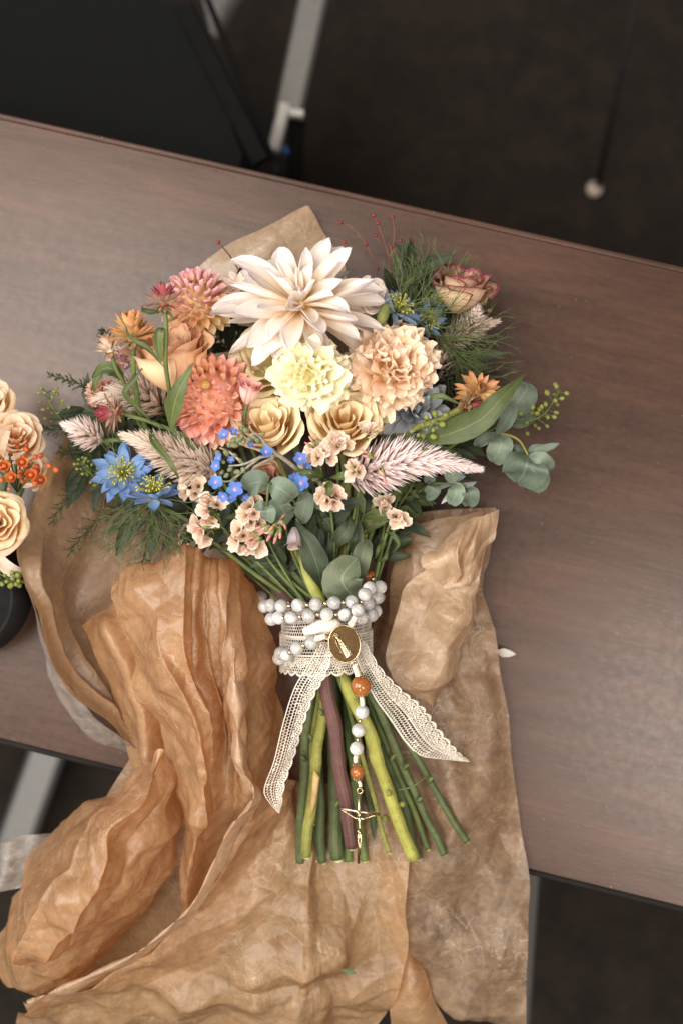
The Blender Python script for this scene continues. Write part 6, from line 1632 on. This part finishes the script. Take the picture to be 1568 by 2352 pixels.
# pendant chain
def capring(u, v, z, rp, up):
    g = G(); c = P(u, v, z); kk = px(z)
    for i in range(10):
        a = 2 * math.pi * i / 10
        g.ball(c + Vector((math.cos(a) * rp * kk, up * kk * 1.5, math.sin(a) * rp * kk)), 1.9 * kk, 6, 5)
        g.ball(c + Vector((math.cos(a + .3) * rp * .6 * kk, up * kk * 4.5, math.sin(a + .3) * rp * .6 * kk)), 1.7 * kk, 6, 5)
    return g
ab = bead(829, 1576, .090, 24, M_AMBER, 'amber_bead')
for vv, s in ((1556, 1), (1595, -1)):
    capring(829, vv, .090, 13, s).build('bead_cap', M_GOLD, ro, world=True)
cord([(830, 1601, .084), (832, 1612, .083), (832, 1620, .082)], 5)
for u, v, z in ((831, 1636, .082), (823, 1678, .077), (819, 1720, .073)): bead(u, v, z, 16.4)
for u, v, z in ((827, 1657, .079), (821, 1699.5, .075)): bead(u, v, z, 5, M_GOLD, 'spacer_bead')
cord([(818, 1736, .071), (816, 1744, .07), (817, 1752, .07)], 5)
bead(821, 1774, .069, 17, M_AMBER, 'amber_bead')
capring(819, 1759, .069, 9, 1).build('bead_cap', M_GOLD, ro, world=True); capring(822, 1788, .069, 10, -1).build('bead_cap', M_GOLD, ro, world=True)
cord([(824, 1795, .066), (827, 1802, .066), (827, 1808, .066)], 4)
ring(826, 1817, .065, 6, 1.3)
g = G(); kk = px(.06)
g.tube([P(825, 1824, .064), P(824, 1900, .060), P(823, 1983, .054)], 3.6 * kk, 12); g.tube([P(781, 1858, .063), P(826, 1865, .063), P(871, 1871, .062)], 3.6 * kk, 12)
cx = g.build('crucifix', M_GOLD, ro, world=True)
g = G(); dz = .0022
def cp(u, v, z=.0): return P(u, v, .062 - (v - 1865) * .00005 + dz + z)
g.tube([cp(785, 1861), cp(800, 1870), cp(816, 1880), cp(824, 1880)], [1.5 * kk, 1.6 * kk, 2.2 * kk, 3 * kk], 8)
g.tube([cp(868, 1871), cp(852, 1876), cp(834, 1882), cp(825, 1880)], [1.5 * kk, 1.6 * kk, 2.2 * kk, 3 * kk], 8)
g.tube([cp(825, 1876), cp(825, 1886), cp(826, 1900), cp(825, 1910)], [3 * kk, 4.6 * kk, 3.8 * kk, 4.2 * kk], 10)
g.tube([cp(821, 1908), cp(826, 1913), cp(830, 1916)], [3.4 * kk, 4.6 * kk, 3.2 * kk], 8)
g.tube([cp(824, 1912), cp(822, 1930), cp(825, 1945), cp(825, 1962)], [3.2 * kk, 2.8 * kk, 2.2 * kk, 1.8 * kk], 8)
g.tube([cp(828, 1912), cp(829, 1930), cp(827, 1946), cp(826, 1963)], [3.2 * kk, 2.8 * kk, 2.2 * kk, 1.8 * kk], 8)
g.ball(cp(823, 1868, .0006), 3.6 * kk, 10, 8, (1, 1.2, 1))
g.build('corpus', M_GOLD, cx, world=True)

# ------------------------------------------------------------------ second bouquet at the left edge
LG = 'flowers of the second bouquet at the left edge'
m_lr = petal_mat('left_rose_petal', [(0, (240, 196, 136)), (.5, (244, 214, 168)), (1, (246, 226, 194))], .5, .06, .5, var=.03, huev=.006)
m_lr2 = petal_mat('left_peach_petal', [(0, (240, 194, 144)), (.5, (246, 212, 174)), (1, (248, 226, 200))], .5, .06, .5, var=.03)
for label, u, v, z, ax, rr_, hh, sd, m in (
    ('cream rose lowest at the left edge beside the tissue rim', -4, 1204, .080, (.25, .15, 1), 66, 82, 201, m_lr),
    ('pale cream rose behind the orange berries at the left edge', 36, 1018, .065, (.3, .35, .9), 58, 72, 202, m_lr2),
    ('pale cream rose highest at the left edge', -22, 936, .06, (.25, .4, .9), 54, 68, 203, m_lr2),
    ('cream rose right of the orange berries touching the fern', 66, 1085, .045, (.5, .2, .9), 44, 54, 204, m_lr2)):
    f = froot('rose', label, 'rose', u, v, z, ax, group=LG); kk = px(z)
    rose(f, rr_ * kk, hh * kk, 15, [m], seed=sd, open_=.75, lip=.45, outer=6, ruf=.04)
    stem(f, [P(u, v, z), P(u - 14, v + 30, z - .018), P((u - 40) / 2, (v + 1340) / 2, z * .55), P(-30, 1352, .035)], .0024, M_STEMD)
wf = froot('waxflower', 'cluster of small orange berry like flowers at the left edge', 'waxflower', 40, 1080, .12, (0, 0, 1), group=LG)
m_or = plain_mat('orange_wax', (150, 66, 26), (182, 92, 42), .55, .4, scale=300, var=.15)
m_ord = petal_mat('orange_cup_petal', [(0, (150, 60, 30)), (.6, (196, 98, 44)), (1, (210, 120, 60))], .25, .1, var=.1)
rr = random.Random(5)
for i in range(34):
    u, v = 40 + rr.gauss(0, 36), 1078 + rr.gauss(0, 22) - .2 * abs(rr.gauss(0, 30))
    g = G(); z = .115 + rr.uniform(-.012, .012); g.ball(P(u, v, z), rr.uniform(4.0, 8.0) * px(z), 10, 7, (1, 1, .9)); g.build('bud', m_or, wf, world=True)
for u, v, z in ((72, 1092, .128), (28, 1098, .126), (52, 1062, .124), (10, 1072, .124), (96, 1102, .118)):
    M = wf.matrix_basis.inverted() @ frame(P(u, v, z), (rr.uniform(-.3, .3), rr.uniform(-.3, .3), 1))
    g = G(); g.ball((0, 0, .002), 6 * px(.12), 9, 6, (1, 1, .6)); c = g.build('flower', m_or, wf, M)
    pm = petal(17 * px(.12), 15 * px(.12), ROUND, 4, 5, a0=.5, curl=.3, cup=.6).mesh('petal', m_ord)
    for i in range(5):
        put('petal', pm, c, petal_place(i * 1.2566, R(10), 3 * px(.12), 0))
g = G()
for i in range(14):
    u, v = 40 + rr.gauss(0, 34), 1070 + rr.gauss(0, 18)
    g.tube([P(40, 1130, .08), P((u + 40) / 2, (v + 1120) / 2, .1), P(u, v, .112)], .0007, 4)
g.build('stem', M_STEMD, wf, world=True)
seed_sprig('bright green filler bits under the lowest cream rose at the left edge', [P(-20, 1300, .05), P(0, 1318, .06), P(20, 1328, .064), P(42, 1330, .064)], 26, .006, 6 * px(.06), 21, 'green_filler', LG, 'filler sprig', False)
lp2 = thing('tissue_paper', 'small corner of kraft paper between the cream roses at the left edge', 'tissue paper', Matrix.Translation((0, 0, 0)))
loft([[(-60, 980, .12), (-20, 984, .125), (24, 990, .125)], [(-60, 1010, .12), (-25, 1020, .125), (14, 1030, .124)], [(-60, 1050, .115), (-40, 1060, .12), (2, 1062, .12)]], 30, 24, amp=.0015, fine=.0006, seed=31).build('sheet', M_PAPER4, lp2)
sh = froot('petal_edge', 'pale outer petal curling below the lowest cream rose at the left edge', 'petal', 30, 1290, .06, (0, 0, 1), group=LG)
one_leaf(sh, [P(-14, 1250, .07), P(2, 1285, .07), P(26, 1308, .066), P(54, 1318, .06)], 34 * px(.07), m_cream, ROUND, .5, name='petal')
# dark pot that holds the second bouquet
pot = thing('flower_pot', 'black rounded pot below the cream roses at the left edge', 'pot', Matrix.Translation(P(20, 1380, 0)))
g = G(); rows = []; c = P(-38, 1362, 0)
for r_, z in ((.026, .0015), (.032, .003), (.0395, .012), (.043, .026), (.042, .040), (.038, .050), (.0365, .051), (.035, .049), (.033, .03), (.03, .012)):
    rows.append([(c.x + r_ * math.cos(a), c.y + r_ * math.sin(a), z) for a in [2 * math.pi * i / 40 for i in range(40)]])
g.grid(rows, [(0, 0)] * 400, wrap=True); g.F.append(tuple(range(40))[::-1]); n = len(g.V); g.F.append(tuple(range(n - 40, n)))
g.build('body', plain_mat('black_ceramic', (20, 18, 18), (26, 24, 24), .75, .2), pot, world=True)
